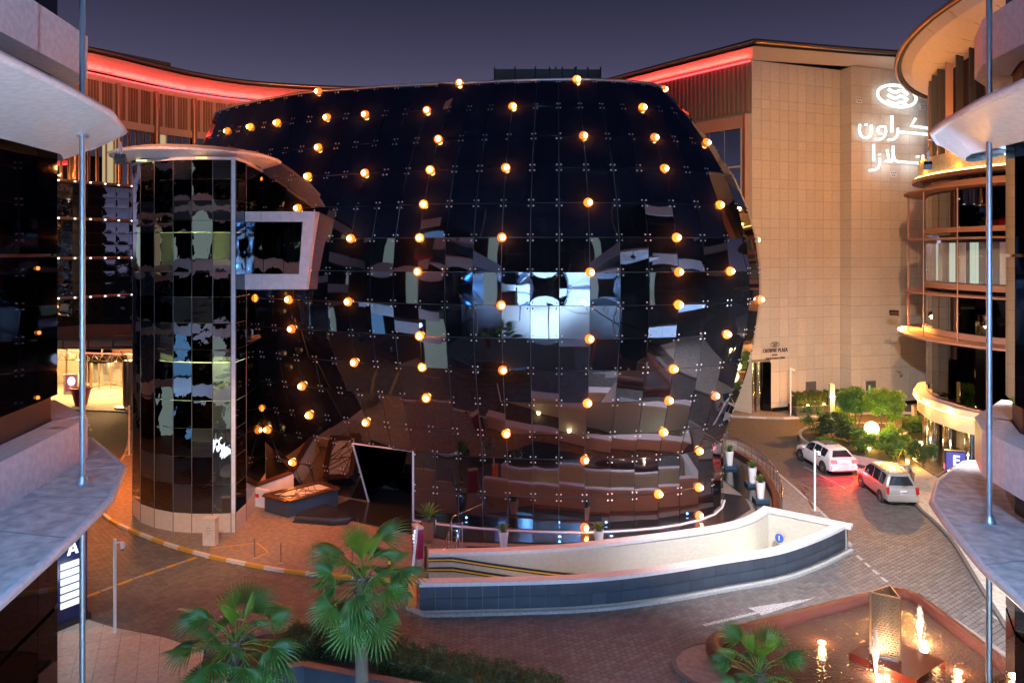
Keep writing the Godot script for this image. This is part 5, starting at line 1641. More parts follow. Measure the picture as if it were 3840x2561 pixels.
func props() -> void:
	# lit pylon with the letter A
	var a := thing("entrance_pylon", "dark pylon with a lit letter A above six white light bars", "sign", v3(-16.6, 0.1, 27.7), 1.0)
	part(a, "body", boxm(Vector3(0, 1.68, 0), Vector3(1.15, 3.36, 0.35)), M.navy)
	part(a, "side_trim", boxm(Vector3(-0.6, 1.68, 0), Vector3(0.05, 3.38, 0.38)), M.galvanised)
	part(a, "base", boxm(Vector3(0, 0.12, 0), Vector3(1.35, 0.24, 0.6)), M.dark_granite)
	text(a, "A", Vector3(0.05, 2.86, 0.19), 0.62, Basis.IDENTITY, M.sign_white, 1.0, true, "sign_letter")
	for k in 6: part(a, "sign_light_bar", boxm(Vector3(0.04, 2.3 - k * 0.29, 0.2), Vector3(0.86, 0.215, 0.06)), M.sign_bar_light)
	lamp_light(a, Vector3(0.04, 1.9, 0.6), Color(0.9, 0.95, 1.0), 1.6, 0.4)
	var eg := thing("entrance_pylon", "blue glowing pylon with the letter E by the round building", "sign", v3(27.5, 0.17, 45.9), -0.35)
	part(eg, "body", boxm(Vector3(0, 0.78, 0), Vector3(1.15, 1.56, 0.4)), M.navy)
	part(eg, "sign_face", boxm(Vector3(0, 0.98, 0.21), Vector3(1.02, 1.02, 0.03)), M.sign_blue)
	text(eg, "E", Vector3(0.02, 1.0, 0.25), 0.85, Basis.IDENTITY, M.sign_white, 1.0, true, "sign_letter")
	part(eg, "sign_light_bar", boxm(Vector3(0, 0.28, 0.23), Vector3(0.9, 0.26, 0.05)), M.sign_white)
	part(eg, "tail_light", boxm(Vector3(-0.59, 0.55, 0.05), Vector3(0.03, 0.3, 0.16)), M.red_led)
	# camera poles
	camera_pole("slim white camera pole beside the lit A pylon", v3(-14.5, 0.1, 27.0), 3.45, 0.0)
	camera_pole("white camera pole on the pavement beside the dome pond", v3(16.3, 0.12, 39.8), 3.3, 0.3)
	camera_pole("far camera pole before the hotel wall", v3(23.7, 0.12, 62.9), 4.1, 0.2)
	camera_pole("camera pole at the road edge just left of the stair tower", v3(-26.3, 0.1, 50.8), 3.4, 2.6)
	# beige service pylon
	var p := thing("service_pylon", "small beige inscribed pylon at the foot of the stair tower", "pylon", v3(-14.35, 0.12, 35.2), -0.12)
	part(p, "body", boxm(Vector3(0, 0.62, 0), Vector3(0.62, 1.24, 0.34)), M.beige_panel)
	part(p, "cap", boxm(Vector3(0, 1.27, 0), Vector3(0.68, 0.07, 0.4)), M.beige_panel_three)
	part(p, "face_panel", boxm(Vector3(-0.02, 0.72, 0.18), Vector3(0.46, 0.8, 0.02)), M.beige_panel_two)
	for k in 3: part(p, "inscription", boxm(Vector3(0.0, 0.86 - k * 0.13, 0.195), Vector3([0.2, 0.26, 0.16][k], 0.025, 0.008)), M.joint)
	# thin posts on the pavement
	var at := [[-11.71, 33.62], [-10.35, 33.1], [-8.8, 32.7], [-7.0, 32.4]]
	for k in 4:
		var b := thing("bollard", ["slim steel bollard nearest the stair tower on the kerb", "second slim steel bollard from the stair tower", "third slim steel bollard from the stair tower", "slim steel bollard half hidden by the palm fronds"][k], "bollard", v3(at[k][0], 0.12, at[k][1]), 0.0, "slim bollards along the kerb")
		part(b, "post", MB.new().lathe([Vector2(0.03, 0), Vector2(0.03, 0.86), Vector2(0.022, 0.9), Vector2(0, 0.9)], 10).done(), M.steel)
		part(b, "foot", MB.new().lathe([Vector2(0.07, 0), Vector2(0.07, 0.02), Vector2(0, 0.02)], 10).done(), M.galvanised)
	var wp := thing("warning_post", "yellow and black banded warning post behind the middle palm", "bollard", v3(-5.35, 0.12, 32.3))
	for k in 6: part(wp, "band", MB.new().lathe([Vector2(0.07, k * 0.15), Vector2(0.07, k * 0.15 + 0.15), Vector2(0, k * 0.15 + 0.15)], 12).done(), M.yellow_paint if k % 2 == 0 else M.rubber)
	# magenta sign by the ramp
	var mg := thing("ramp_sign", "tall magenta lit sign box with a beige top at the ramp entry", "sign", v3(-4.2, 0.12, 32.9), -1.0)
	part(mg, "box", boxm(Vector3(0, 1.02, 0), Vector3(0.62, 1.3, 0.26)), M.magenta)
	part(mg, "cap", boxm(Vector3(0, 1.72, 0), Vector3(0.64, 0.1, 0.28)), M.beige_panel_three)
	part(mg, "base", boxm(Vector3(0, 0.2, 0), Vector3(0.5, 0.4, 0.22)), M.kerb_stone)
	var em := part(mg, "sign_emblem", MB.new().ball(Vector3(0.0, 0, 0), 0.1, 6).done(), M.sign_white, Transform3D(Basis.from_scale(Vector3(1, 1, 0.15)), Vector3(-0.32, 1.5, 0) * 0 + Vector3(0, 1.5, 0.135)))
	for k in 5: part(mg, "sign_line", boxm(Vector3(0.0, 1.3 - k * 0.15, 0.14), Vector3([0.36, 0.4, 0.3, 0.22, 0.16][k], [0.09, 0.07, 0.06, 0.05, 0.05][k], 0.02)), M.sign_white)
	var bp := thing("black_post", "short black post beside the magenta sign", "bollard", v3(-3.78, 0.12, 32.35))
	part(bp, "post", MB.new().box(Vector3(0, 0.5, 0), Vector3(0.1, 1.0, 0.1)).box(Vector3(0, 1.02, 0), Vector3(0.12, 0.04, 0.12)).done(), M.rubber)
	# barrier at the ramp mouth
	var br := thing("barrier_gate", "orange barrier post with a raised white arm at the ramp mouth", "barrier", v3(-3.95, 0.0, 29.3))
	part(br, "cabinet", boxm(Vector3(0, 0.55, 0), Vector3(0.28, 1.1, 0.34)), M.orange_paint)
	part(br, "cap", boxm(Vector3(0, 1.13, 0), Vector3(0.32, 0.06, 0.38)), M.orange_paint)
	part(br, "arm", MB.new().bar(Vector3(-0.05, 0.95, -0.1), Vector3(0.12, 3.0, -0.55), 0.07, 0.09).done(), M.white_paint)
	part(br, "reader", boxm(Vector3(-0.16, 0.9, 0.1), Vector3(0.06, 0.16, 0.12)), M.black)
	# planter bench by the doorway
	var pb := thing("planter_bench", "slate sided planter bench with a dark lattice top by the doorway", "planter", Vector3.ZERO)
	var q := [Vector2(-13.3, 39.75), Vector2(-11.75, 38.75), Vector2(-9.6, 40.8), Vector2(-10.9, 41.9)]
	part(pb, "side_wall", MB.new().prism(q, 0.12, 0.95).done(), M.slate_tile)
	for k in 4:
		var c: Vector2 = q[k]
		var d: Vector2 = q[(k + 1) % 4]
		part(pb, "top_rail", MB.new().bar(v3(c.x, 0.98 + k * 0.003, c.y), v3(d.x, 0.98 + k * 0.003, d.y), 0.34, 0.08).done(), M.dark_wood)
	part(pb, "pebble_bed", MB.new().prism(inset_poly(q, 0.16), 0.9, 0.965).done(), M.white_cap)
	var lt := MB.new()
	for k in 16:
		var c: Vector2 = q[0].lerp(q[1], rng.randf()).lerp(q[3].lerp(q[2], rng.randf()), rng.randf())
		var d: Vector2 = q[1].lerp(q[2], rng.randf())
		if k % 2: d = q[0].lerp(q[3], rng.randf())
		lt.bar(v3(c.x, 0.985, c.y), v3(d.x, 0.985, d.y), 0.035, 0.03)
	part(pb, "lattice", lt.done(), M.dark_wood)
	var ws := thing("low_white_wall", "low white wall with dark coping and a red notice by the stair tower", "wall")
	part(ws, "wall", MB.new().bar(v3(-14.25, 0.6, 40.9), v3(-12.9, 0.6, 43.4), 0.25, 0.98).done(), M.white_panel)
	part(ws, "end_wall", MB.new().bar(v3(-14.3, 0.6, 40.75), v3(-13.2, 0.6, 40.2), 0.2, 0.98).done(), M.white_panel)
	part(ws, "coping", MB.new().bar(v3(-14.3, 1.13, 40.8), v3(-12.9, 1.13, 43.5), 0.4, 0.08).done(), M.dark_wood)
	part(ws, "notice", boxm(v3(-13.95, 0.72, 40.46), Vector3(0.26, 0.2, 0.02), Basis(Vector3.UP, -0.46)), M.red_paint)
	# black granite platform and steps before the doorway
	var pf := thing("granite_platform", "black granite platform with steps in front of the dome doorway", "platform")
	part(pf, "slab", MB.new().prism([Vector2(-9.9, 39.9), Vector2(-8.9, 38.6), Vector2(-5.0, 36.5), Vector2(-2.6, 35.5), Vector2(2.0, 35.2), Vector2(7.0, 35.7), Vector2(10.5, 37.2), Vector2(12.9, 40.0), Vector2(13.2, 42.0), Vector2(11, 43), Vector2(4, 41), Vector2(-4, 42), Vector2(-8, 43.5)], 0.1, 0.2).done(), M.dark_granite)
	for k in 3: part(pf, "step", MB.new().prism([Vector2(-11.3, 38.55 - k * 0.3 + 0.1), Vector2(-9.2, 38.2 - k * 0.3), Vector2(-8.4, 38.35 - k * 0.3), Vector2(-8.2, 38.9), Vector2(-10.2, 40.3)], 0.1, 0.34 - k * 0.07).done(), M.dark_granite if k != 1 else M.slate_tile)
	for k in 11:
		var an := k / 10.0
		var x := lerpf(-2.0, 12.2, an)
		var d := dome_at([14, 13, 12, 10, 9, 7, 6, 4, 3, 2, 1][k], 0)
		if k in [1, 4, 5, 8]:
			var l := part(pf, "floor_light", MB.new().lathe([Vector2(0.07, 0), Vector2(0.07, 0.02), Vector2(0, 0.02)], 8, Vector3(d.x, 0.2, d.z + 0.6)).done(), M.blue_lamp)
			lamp_light(l, Vector3(d.x, 0.45, d.z + 0.6), Color(0.35, 0.7, 1.0), 0.25, 0.05)
	struct(part(self, "water_strip", MB.new().prism([Vector2(-2.2, 34.9), Vector2(0.5, 33.3), Vector2(3.2, 33.55), Vector2(5.2, 34.1), Vector2(5.0, 34.9), Vector2(1.5, 34.8)], 0.1, 0.16).done(), M.blue_mosaic))
	# dark pond to the right of the dome
	var pond := [Vector2(12.9, 38.3), Vector2(14.1, 39.4), Vector2(15.0, 42.3), Vector2(15.6, 45.7), Vector2(15.75, 48.6), Vector2(15.4, 51.0), Vector2(13.4, 51.6), Vector2(12.6, 47.5), Vector2(13.1, 43.0), Vector2(13.3, 41.3)]
	struct(part(self, "pond_water", MB.new().prism(pond, 0.1, 0.17).done(), M.pond_water))
	var pe := thing("pond_edge", "curved red mosaic pond edge under the glass railing", "kerb")
	for k in 6:
		var e0: Vector2 = pond[k % pond.size()]
		var e1: Vector2 = pond[(k + 1) % pond.size()]
		if k > 4: continue
		part(pe, "edge_block", MB.new().bar(v3(e0.x, 0.24, e0.y), v3(e1.x, 0.24, e1.y), 0.3, 0.28 + 0.004 * k).done(), M.mosaic)
	# glass railing round the pond
	var gr := thing("glass_railing", "curved steel and glass railing round the pond by the dome", "railing")
	var rl := along(smooth_line([Vector2(14.2, 38.9), Vector2(15.05, 41.2), Vector2(15.7, 44.2), Vector2(16.0, 47.5), Vector2(15.85, 49.6), Vector2(15.4, 51.3), Vector2(13.9, 51.6)], 6), 0.95)
	var hand := []
	for k in rl.size():
		hand.append(v3(rl[k].x, 1.18, rl[k].y))
		part(gr, "post", MB.new().lathe([Vector2(0.03, 0.12), Vector2(0.03, 1.18)], 8, v3(rl[k].x, 0, rl[k].y)).done(), M.steel)
		if k < rl.size() - 1: part(gr, "glass_pane", M.unit_thin, M.clear_glass, face(rl[k], rl[k + 1], 0.25, 1.05, 0.1))
	part(gr, "handrail", MB.new().tube(hand, 0.028, 8).done(), M.steel)
	# steps rail left of the ramp
	var sr := thing("stair_railing", "slanted steel stair railing between the steel pot and the dome", "railing")
	for s in 2:
		var x := -3.15 + s * 0.5
		part(sr, "handrail", MB.new().tube([v3(x, 0.35, 33.6), v3(x + 0.35, 1.55, 34.9), v3(x + 1.75, 1.6, 36.6)] if s == 0 else [v3(x, 0.3, 33.9), v3(x + 0.15, 1.15, 34.6), v3(x + 0.15, 0.2, 34.65)], 0.028, 8).done(), M.steel)
		for k in 4: part(sr, "post", MB.new().tube([v3(x + k * 0.1, 0.12, 33.7 + k * 0.4), v3(x + k * 0.1, 0.45 + k * 0.28, 33.7 + k * 0.4)], 0.03, 6).done(), M.galvanised)
	for k in 5: part(sr, "cross_bar", MB.new().bar(v3(-3.1 + k * 0.08, 0.35 + k * 0.22, 33.8 + k * 0.27), v3(-2.6 + k * 0.08, 0.35 + k * 0.22, 33.9 + k * 0.27), 0.03, 0.03).done(), M.steel)
	# bollards before the hotel
	for k in 3:
		var b := thing("square_bollard", ["square stone bollard right of the service door", "middle square stone bollard by the hotel wall", "square stone bollard half hidden by the round building"][k], "bollard", v3([33.6, 35.0, 37.2][k], 0.12, [61.8, 61.9, 62.6][k]), 0.3, "square bollards before the hotel")
		part(b, "post", MB.new().box(Vector3(0, 0.55, 0), Vector3(0.28, 1.1, 0.28)).done(), M.beige_panel_two)
		part(b, "cap", MB.new().box(Vector3(0, 1.13, 0), Vector3(0.32, 0.06, 0.32)).done(), M.joint)
	# glowing column lamp and globe in the planted island
	var cl := thing("column_lamp", "square column lamp glowing at the edge of the planted island", "lamp", v3(24.9, 0.3, 57.6))
	part(cl, "column", boxm(Vector3(0, 1.75, 0), Vector3(0.34, 3.5, 0.34)), M.beige_panel)
	var cg := part(cl, "lamp", boxm(Vector3(0, 2.5, 0.185), Vector3(0.2, 0.3, 0.03)), M.warm_lamp)
	lamp_light(cl, Vector3(0, 2.5, 0.4), Color(1.0, 0.75, 0.35), 7.0, 0.12)
	var gl := thing("globe_lamp", "white glowing globe lamp among the island shrubs", "lamp", v3(25.1, 0.3, 51.6))
	part(gl, "stem", pole_mesh(0.06, 1.0), M.galvanised)
	part(gl, "globe_light", MB.new().ball(Vector3(0, 1.45, 0), 0.48, 12).done(), M.globe)
	lamp_light(gl, Vector3(-0.3, 1.7, 0.75), Color(1.0, 0.85, 0.45), 6.0, 0.3)
	lamp_light(gl, Vector3(0.4, 2.2, -0.2), Color(1.0, 0.85, 0.45), 5.0, 0.3)
	# the dark wall at the very bottom of the view
	var dw := thing("low_slate_wall", "low dark blue tiled wall under the palms at the bottom edge", "wall")
	var dl := along([Vector2(-10.0, 22.3), Vector2(-6.8, 23.75), Vector2(-4.6, 23.05), Vector2(-2.0, 22.3)], 0.62)
	for k in dl.size() - 1: part(dw, "slate_tile", M.unit, M.slate_tile if k % 3 else M.slate_tile_two, face(dl[k], dl[k + 1], 0.16, 0.78, 0.01))
	for k in dl.size() - 1: part(dw, "coping", MB.new().bar(v3(dl[k].x, 0.82, dl[k].y), v3(dl[k + 1].x, 0.82, dl[k + 1].y), 0.3, 0.06 + 0.003 * (k % 2)).done(), M.slate_tile)

# ------------------------------------------------------------------ plants
func leaf_clump(c: Vector3, r: Vector3, n: int, size: float, b: MB = null) -> ArrayMesh:
	var m := b if b else MB.new()
	for k in n:
		var d := Vector3(rng.randfn(), rng.randfn(), rng.randfn()).normalized()
		var p := c + d * r * pow(rng.randf(), 0.4)
		var x := (d + Vector3(rng.randfn(), rng.randfn(), rng.randfn()) * 0.8).normalized()
		var y := x.cross(Vector3(rng.randfn(), rng.randfn(), rng.randfn())).normalized()
		var s := size * rng.randf_range(0.6, 1.3)
		var z := x.cross(y) * s * 0.12
		m.t(p - x * s * 0.5, p + y * s * 0.24 + z, p + x * s * 0.5, Vector3.UP)
		m.t(p - x * s * 0.5, p + x * s * 0.5, p - y * s * 0.24 + z, Vector3.UP)
	return null if b else m.done()

func tree_crown(c: Vector3, r: Vector3, clumps: int, per: int, size: float) -> ArrayMesh:
	var m := MB.new()
	for k in clumps:
		var d := Vector3(rng.randfn(), rng.randfn() * 0.8, rng.randfn()).normalized()
		var p := c + d * r * rng.randf_range(0.45, 1.0)
		var q := rng.randf_range(0.22, 0.42)
		leaf_clump(p, r * Vector3(q, q * 0.75, q), per, size, m)
	return m.done()

func frond(fan: float, petiole: float, spread: float, droop: float, segs: int) -> Array:
	var blade := MB.new()
	var stem := MB.new()
	var c := Vector3(petiole, -petiole * 0.06, 0)
	stem.tube([Vector3.ZERO, Vector3(petiole * 0.5, petiole * 0.05, 0), c], 0.018, 5, 0.011)
	for k in segs:
		var a0 := lerpf(-spread, spread, float(k) / segs); var a1 := lerpf(-spread, spread, float(k + 1) / segs)
		var am := (a0 + a1) * 0.5
		var len := fan * (0.78 + 0.22 * cos(am * 0.9)) * rng.randf_range(0.9, 1.05)
		var pt := func(a: float, r: float, up: float) -> Vector3:
			var x := r / fan
			return c + Vector3(cos(a) * r, up - droop * fan * x * x * 0.6, sin(a) * r)
		var m0: Vector3 = pt.call(am, len * 0.5, 0.022)
		var l0: Vector3 = pt.call(lerpf(am, a0, 0.9), len * 0.5, -0.02); var r0: Vector3 = pt.call(lerpf(am, a1, 0.9), len * 0.5, -0.02)
		var m1: Vector3 = pt.call(am, len * 0.82, 0.004)
		var w := (a1 - a0) * 0.2
		var l1: Vector3 = pt.call(am - w, len * 0.82, -0.008); var r1: Vector3 = pt.call(am + w, len * 0.82, -0.008)
		var tip: Vector3 = pt.call(am + rng.randf_range(-0.05, 0.05), len * 1.08, -0.06 * droop - 0.02)
		for q in [[c, l0, m0], [c, m0, r0], [l0, l1, m0], [m0, l1, m1], [m0, m1, r1], [m0, r1, r0], [l1, tip, m1], [m1, tip, r1]]: blade.t(q[0], q[1], q[2], Vector3.UP)
	return [blade.done(), stem.done()]

func palm(label: String, at: Vector3, h: float, scale: float, n: int, sd: int) -> void:
	rng.seed = sd
	var t := thing("fan_palm", label, "palm tree", at, 0.0, "fan palms in the foreground bed")
	var tr := []
	for k in 9: tr.append(Vector3(sin(k * 0.4 + sd) * 0.05, h * k / 8.0, cos(k * 0.5) * 0.04))
	part(t, "trunk", MB.new().tube(tr, 0.2 * scale, 12, 0.13 * scale).done(), M.bark)
	var boots := MB.new()
	for k in 46:
		var a := k * 2.4
		var y := h - 1.3 * scale * k / 46.0 - 0.05
		boots.bar(Vector3(cos(a) * 0.1, y, sin(a) * 0.1) * Vector3(scale, 1, scale), Vector3(cos(a) * 0.24, y + 0.2, sin(a) * 0.24) * Vector3(scale, 1, scale), 0.06, 0.025)
	stuff(part(t, "leaf_bases", boots.done(), M.bark))
	var kinds := []
	for k in 6: kinds.append(frond(0.66 * scale * rng.randf_range(0.9, 1.1), 0.95 * scale, [1.95, 2.15, 1.7, 1.9, 2.2, 1.8][k], [0.3, 0.75, 0.5, 1.0, 0.6, 0.9][k], 24))
	var young := frond(0.72 * scale, 0.5 * scale, 0.55, 0.1, 14)
	for k in n:
		var f := float(k) / n
		var el := lerpf(1.3, -0.85, pow(f, 0.85)) + rng.randf_range(-0.12, 0.12)
		var az := k * 2.39996 + rng.randf_range(-0.2, 0.2)
		var top := k < 3
		var bs := Basis(Vector3.UP, az) * Basis(Vector3(0, 0, 1), el if not top else 1.25) * Basis(Vector3.RIGHT, rng.randf_range(-0.5, 0.5))
		var kd: Array = young if top else kinds[k % 6]
		var fr := part(t, "frond", kd[0], M.palm_young if top else [M.palm_leaf, M.palm_leaf_two][k % 2], Transform3D(bs.scaled(Vector3.ONE * rng.randf_range(0.85, 1.1)), Vector3(0, h - 0.25 * f, 0)))
		part(fr, "leaf_stalk", kd[1], M.leaf_three)
	for k in 9:
		var az := k * 2.1 + 0.4
		var bs := Basis(Vector3.UP, az) * Basis(Vector3(0, 0, 1), rng.randf_range(-1.35, -1.05)) * Basis(Vector3.RIGHT, rng.randf_range(-0.6, 0.6))
		part(t, "dead_frond", kinds[k % 6][0], M.dead_frond, Transform3D(bs.scaled(Vector3.ONE * rng.randf_range(0.6, 0.85)), Vector3(0, h - 0.45, 0)))
	part(t, "spear_leaf", MB.new().tube([Vector3(0, h, 0), Vector3(-0.04, h + 0.9 * scale, 0.03), Vector3(-0.12, h + 1.5 * scale, 0.05)], 0.022, 5, 0.003).done(), M.leaf_three)

func blades(n: int, length: float, width: float, up: float, b: MB) -> void:
	for k in n:
		var a := k * 2.39996
		var el := lerpf(1.35, up, float(k) / n)
		var d := Vector3(cos(a), 0, sin(a))
		var s := Vector3(-sin(a), 0, cos(a)) * width
		var p1 := d * cos(el) * length * 0.55 + Vector3(0, sin(el) * length * 0.6, 0)
		var p2 := d * cos(el) * length + Vector3(0, sin(el) * length * 0.82, 0)
		var base := d * 0.03
		b.q(base - s * 0.5, base + s * 0.5, p1 + s * 0.6, p1 - s * 0.6, Vector3.UP)
		b.t(p1 - s * 0.6, p1 + s * 0.6, p2, Vector3.UP)

func pot_plant(label: String, at: Vector3, kind: int, scale := 1.0) -> void:
	var t := thing("potted_plant", label, "potted plant", at, 0.0, "potted plants round the dome")
	var h: float = [1.0, 0.8, 0.95][kind] * scale
	var r0: float = [0.25, 0.18, 0.17][kind] * scale
	var r1: float = [0.38, 0.27, 0.26][kind] * scale
	part(t, "pot", MB.new().lathe([Vector2(r0, 0), Vector2(r1, h), Vector2(r1 * 0.9, h), Vector2(r1 * 0.86, h - 0.12), Vector2(0, h - 0.12)], 18).done(), M.steel if kind == 0 else M.pot_white)
	part(t, "soil", MB.new().lathe([Vector2(r1 * 0.85, h - 0.1), Vector2(0, h - 0.09)], 14).done(), M.soil)
	var b := MB.new()
	blades(34 if kind == 0 else 26, (0.85 if kind == 0 else 0.6) * scale, 0.07, 0.1 if kind == 0 else 0.45, b)
	var y := h - 0.05
	if kind == 0:
		part(t, "stem", MB.new().lathe([Vector2(0.11, 0), Vector2(0.09, 0.28), Vector2(0, 0.3)], 9, Vector3(0, h - 0.1, 0)).done(), M.bark)
		y += 0.2
	part(t, "leaf_rosette", b.done(), M.leaf if kind == 0 else M.leaf_two, Transform3D(Basis.IDENTITY, Vector3(0, y, 0)))

func hedge(label: String, a: Vector2, b: Vector2, w: float, h: float, y: float, n: int, size: float, m: Material, group := "") -> void:
	var t := thing("hedge", label, "hedge", Vector3.ZERO, 0.0, group)
	var e := b - a
	var nn := Vector2(-e.y, e.x).normalized()
	var mb := MB.new()
	for k in n:
		var s := rng.randf(); var u := rng.randf_range(-0.5, 0.5); var v := rng.randf()
		match rng.randi_range(0, 3):
			0: v = 1.0 - rng.randf() * 0.12
			1: u = -0.5 + rng.randf() * 0.12
			2: v = 1.0 - rng.randf() * 0.06
		var bump := 0.1 * sin(s * 31.0) + 0.07 * sin(s * 77.0 + u * 9.0)
		var p := a + e * s + nn * u * w
		leaf_clump(v3(p.x, y + v * h + bump * v, p.y), Vector3.ONE * 0.07, 3, size, mb)
	part(t, "foliage", mb.done(), m)
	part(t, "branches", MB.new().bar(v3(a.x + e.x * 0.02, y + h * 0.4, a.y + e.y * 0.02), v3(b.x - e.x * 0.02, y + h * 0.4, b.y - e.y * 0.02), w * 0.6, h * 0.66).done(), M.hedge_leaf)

func shrub(label: String, at: Vector3, r: Vector3, n: int, m: Material) -> void:
	var t := thing("shrub", label, "shrub", at, 0.0, "shrubs of the planted island")
	part(t, "foliage", tree_crown(Vector3(0, r.y * 1.05, 0), r, 22, n / 11, 0.17), m)
	var st := MB.new()
	for k in 5: st.bar(Vector3.ZERO, Vector3(cos(k * 1.3) * r.x * 0.5, r.y * 1.2, sin(k * 1.3) * r.z * 0.5), 0.03, 0.03)
	part(t, "stem", st.done(), M.bark)

func plants() -> void:
	# foreground palms
	palm("tall fan palm with a slim trunk in the middle of the foreground", v3(-4.25, 0.16, 21.0), 4.65, 1.12, 32, 21)
	palm("wide low fan palm at the lower left, left of the tall one", v3(-7.55, 0.16, 20.2), 3.25, 1.12, 30, 33)
	palm("short fan palm at the lower right beside the fountain", v3(6.75, 0.1, 20.2), 2.45, 0.95, 24, 55)
	rng.seed = 99
	hedge("low dark hedge along the road behind the middle palm", Vector2(-7.9, 26.0), Vector2(-4.3, 25.4), 1.3, 0.55, 0.16, 3400, 0.1, M.hedge_leaf, "hedges of the foreground bed")
	hedge("low dark hedge running to the bottom edge right of the middle palm", Vector2(-4.2, 24.9), Vector2(1.5, 22.6), 1.5, 0.55, 0.16, 4200, 0.1, M.hedge_leaf, "hedges of the foreground bed")
	# pots round the dome
	pot_plant("steel pot with a cycad left of the ramp", v3(-4.0, 0.2, 35.5), 0)
	pot_plant("small white pot with an agave behind the ramp wall, left one", v3(-0.4, 0.2, 34.8), 1, 0.9)
	pot_plant("small white pot with an agave behind the ramp wall under the orange lamp", v3(4.1, 0.2, 34.9), 1, 0.9)
	pot_plant("steel pot with a cycad at the head of the pond railing", v3(15.0, 0.12, 52.4), 0, 1.15)
	pot_plant("tall white pot with an agave at the far end of the pond", v3(14.0, 0.3, 47.6), 2)
	pot_plant("tall white pot with an agave lit orange in the pond", v3(14.3, 0.3, 44.0), 2)
	pot_plant("tall white pot with an agave nearest the ramp in the pond", v3(13.85, 0.3, 41.2), 2)
	for p in [[14.0, 47.6], [14.3, 44.0], [13.85, 41.2]]: struct(part(self, "pot_plinth", boxm(v3(p[0], 0.2, p[1]), Vector3(0.75, 0.3, 0.75)), M.blue_mosaic))
	# planted island with low wall
	var wall := thing("island_wall", "low curved grey wall of the planted island behind the cars", "wall")
	var isl := smooth_line([Vector2(30.2, 58.6), Vector2(26.0, 58.6), Vector2(22.6, 57.0), Vector2(21.2, 54.2), Vector2(21.3, 52.0), Vector2(22.3, 50.0), Vector2(24.6, 47.4), Vector2(25.3, 47.3), Vector2(26.6, 50.0), Vector2(28.6, 54.4), Vector2(30.2, 58.6)], 5)
	for k in isl.size() - 1: part(wall, "wall_block", MB.new().bar(v3(isl[k].x, 0.25, isl[k].y), v3(isl[k + 1].x, 0.25, isl[k + 1].y), 0.2, 0.52 + 0.004 * (k % 2)).done(), M.kerb_stone)
	struct(part(self, "island_soil", MB.new().prism(isl.slice(0, isl.size() - 1), 0.0, 0.42).done(), M.soil))
	for k in 2:
		var tr := thing("small_tree", ["yellow green round tree with two stems beside the globe lamp", "darker round tree left of the globe lamp on the island"][k], "tree", v3([26.9, 25.3][k], 0.4, [53.2, 54.6][k]), 0.0, "small trees of the planted island")
		part(tr, "crown", tree_crown(Vector3(0, [2.75, 2.7][k], 0), Vector3([1.25, 1.1][k], [1.1, 1.0][k], 1.15), 90, 170, 0.15), [M.leaf_three, M.leaf][k])
		for s in 3: part(tr, "trunk", MB.new().tube([Vector3(0.1 * s, 0, 0.08 * s), Vector3(0.3 * s - 0.3, 1.1, 0.1), Vector3(0.6 * s - 0.6, 2.3, 0.1)], 0.07, 7, 0.03).done(), M.bark)
	var sh := [["dark bushy shrub at the left end of the island", 22.9, 55.6, 1.2, 1.1, "leaf_two"], ["dark shrub left of the column lamp", 23.4, 53.9, 1.1, 1.0, "hedge_leaf"], ["yellow variegated shrub lit beside the column lamp", 25.6, 57.0, 0.9, 0.9, "leaf_three"], ["rounded brown green shrub in front of the trees", 23.9, 52.2, 1.0, 0.85, "hedge_leaf"], ["round clipped shrub left of the globe lamp", 24.1, 50.6, 0.85, 0.75, "leaf"], ["round clipped shrub right of the globe lamp", 25.2, 49.7, 0.85, 0.8, "leaf"], ["shrub with white flowers at the right edge of the island", 26.3, 50.8, 0.9, 0.9, "leaf_three"], ["low shrub behind the silver van", 25.2, 48.4, 0.8, 0.7, "leaf"], ["loose shrub at the tip of the island behind the silver van", 26.1, 46.9, 0.8, 0.95, "leaf_two"], ["low bright green border plants on the island wall", 22.0, 52.0, 0.8, 0.3, "leaf_three"]]
	for s in sh: shrub(s[0], v3(s[1], 0.42, s[2]), Vector3(s[3], s[4], s[3]), 1100, M[s[5]])
	for l in [[24.6, 50.9], [25.6, 47.9], [25.9, 55.8]]:
		var g := thing("garden_spotlight", ["garden spotlight hidden among the shrubs behind the white car", "garden spotlight at the tip of the island by the silver van", "garden spotlight under the trees by the column lamp"][[24.6, 25.6, 25.9].find(l[0])], "lamp", v3(l[0], 0.42, l[1]), 0.0, "garden spotlights")
		part(g, "lamp", MB.new().lathe([Vector2(0.07, 0), Vector2(0.1, 0.16), Vector2(0, 0.17)], 10).done(), M.warm_lamp)
		lamp_light(g, Vector3(0, 0.35, 0), Color(1.0, 0.78, 0.3), 3.2, 0.08)
	# planter and hedges before the hotel
	var pw := thing("planter_wall", "long dark planter wall in front of the hotel", "planter")
	for k in 6:
		var a := Vector2(24.1, 62.75).lerp(Vector2(31.0, 64.75), k / 6.0)
		var b := Vector2(24.1, 62.75).lerp(Vector2(31.0, 64.75), (k + 1) / 6.0)
		part(pw, "wall_block", MB.new().bar(v3(a.x, 0.5, a.y), v3(b.x, 0.5, b.y), 0.25, 0.8 + 0.004 * (k % 2)).done(), M.concrete_dark)
	part(pw, "soil", MB.new().prism([Vector2(24.1, 62.8), Vector2(31.0, 64.8), Vector2(30.0, 66.0), Vector2(24.1, 64.6)], 0.2, 0.8).done(), M.soil)
	hedge("clipped dark hedge in the hotel planter, left half", Vector2(24.3, 63.9), Vector2(27.3, 64.75), 1.0, 1.0, 0.8, 1800, 0.12, M.hedge_leaf, "hedges in the hotel planter")
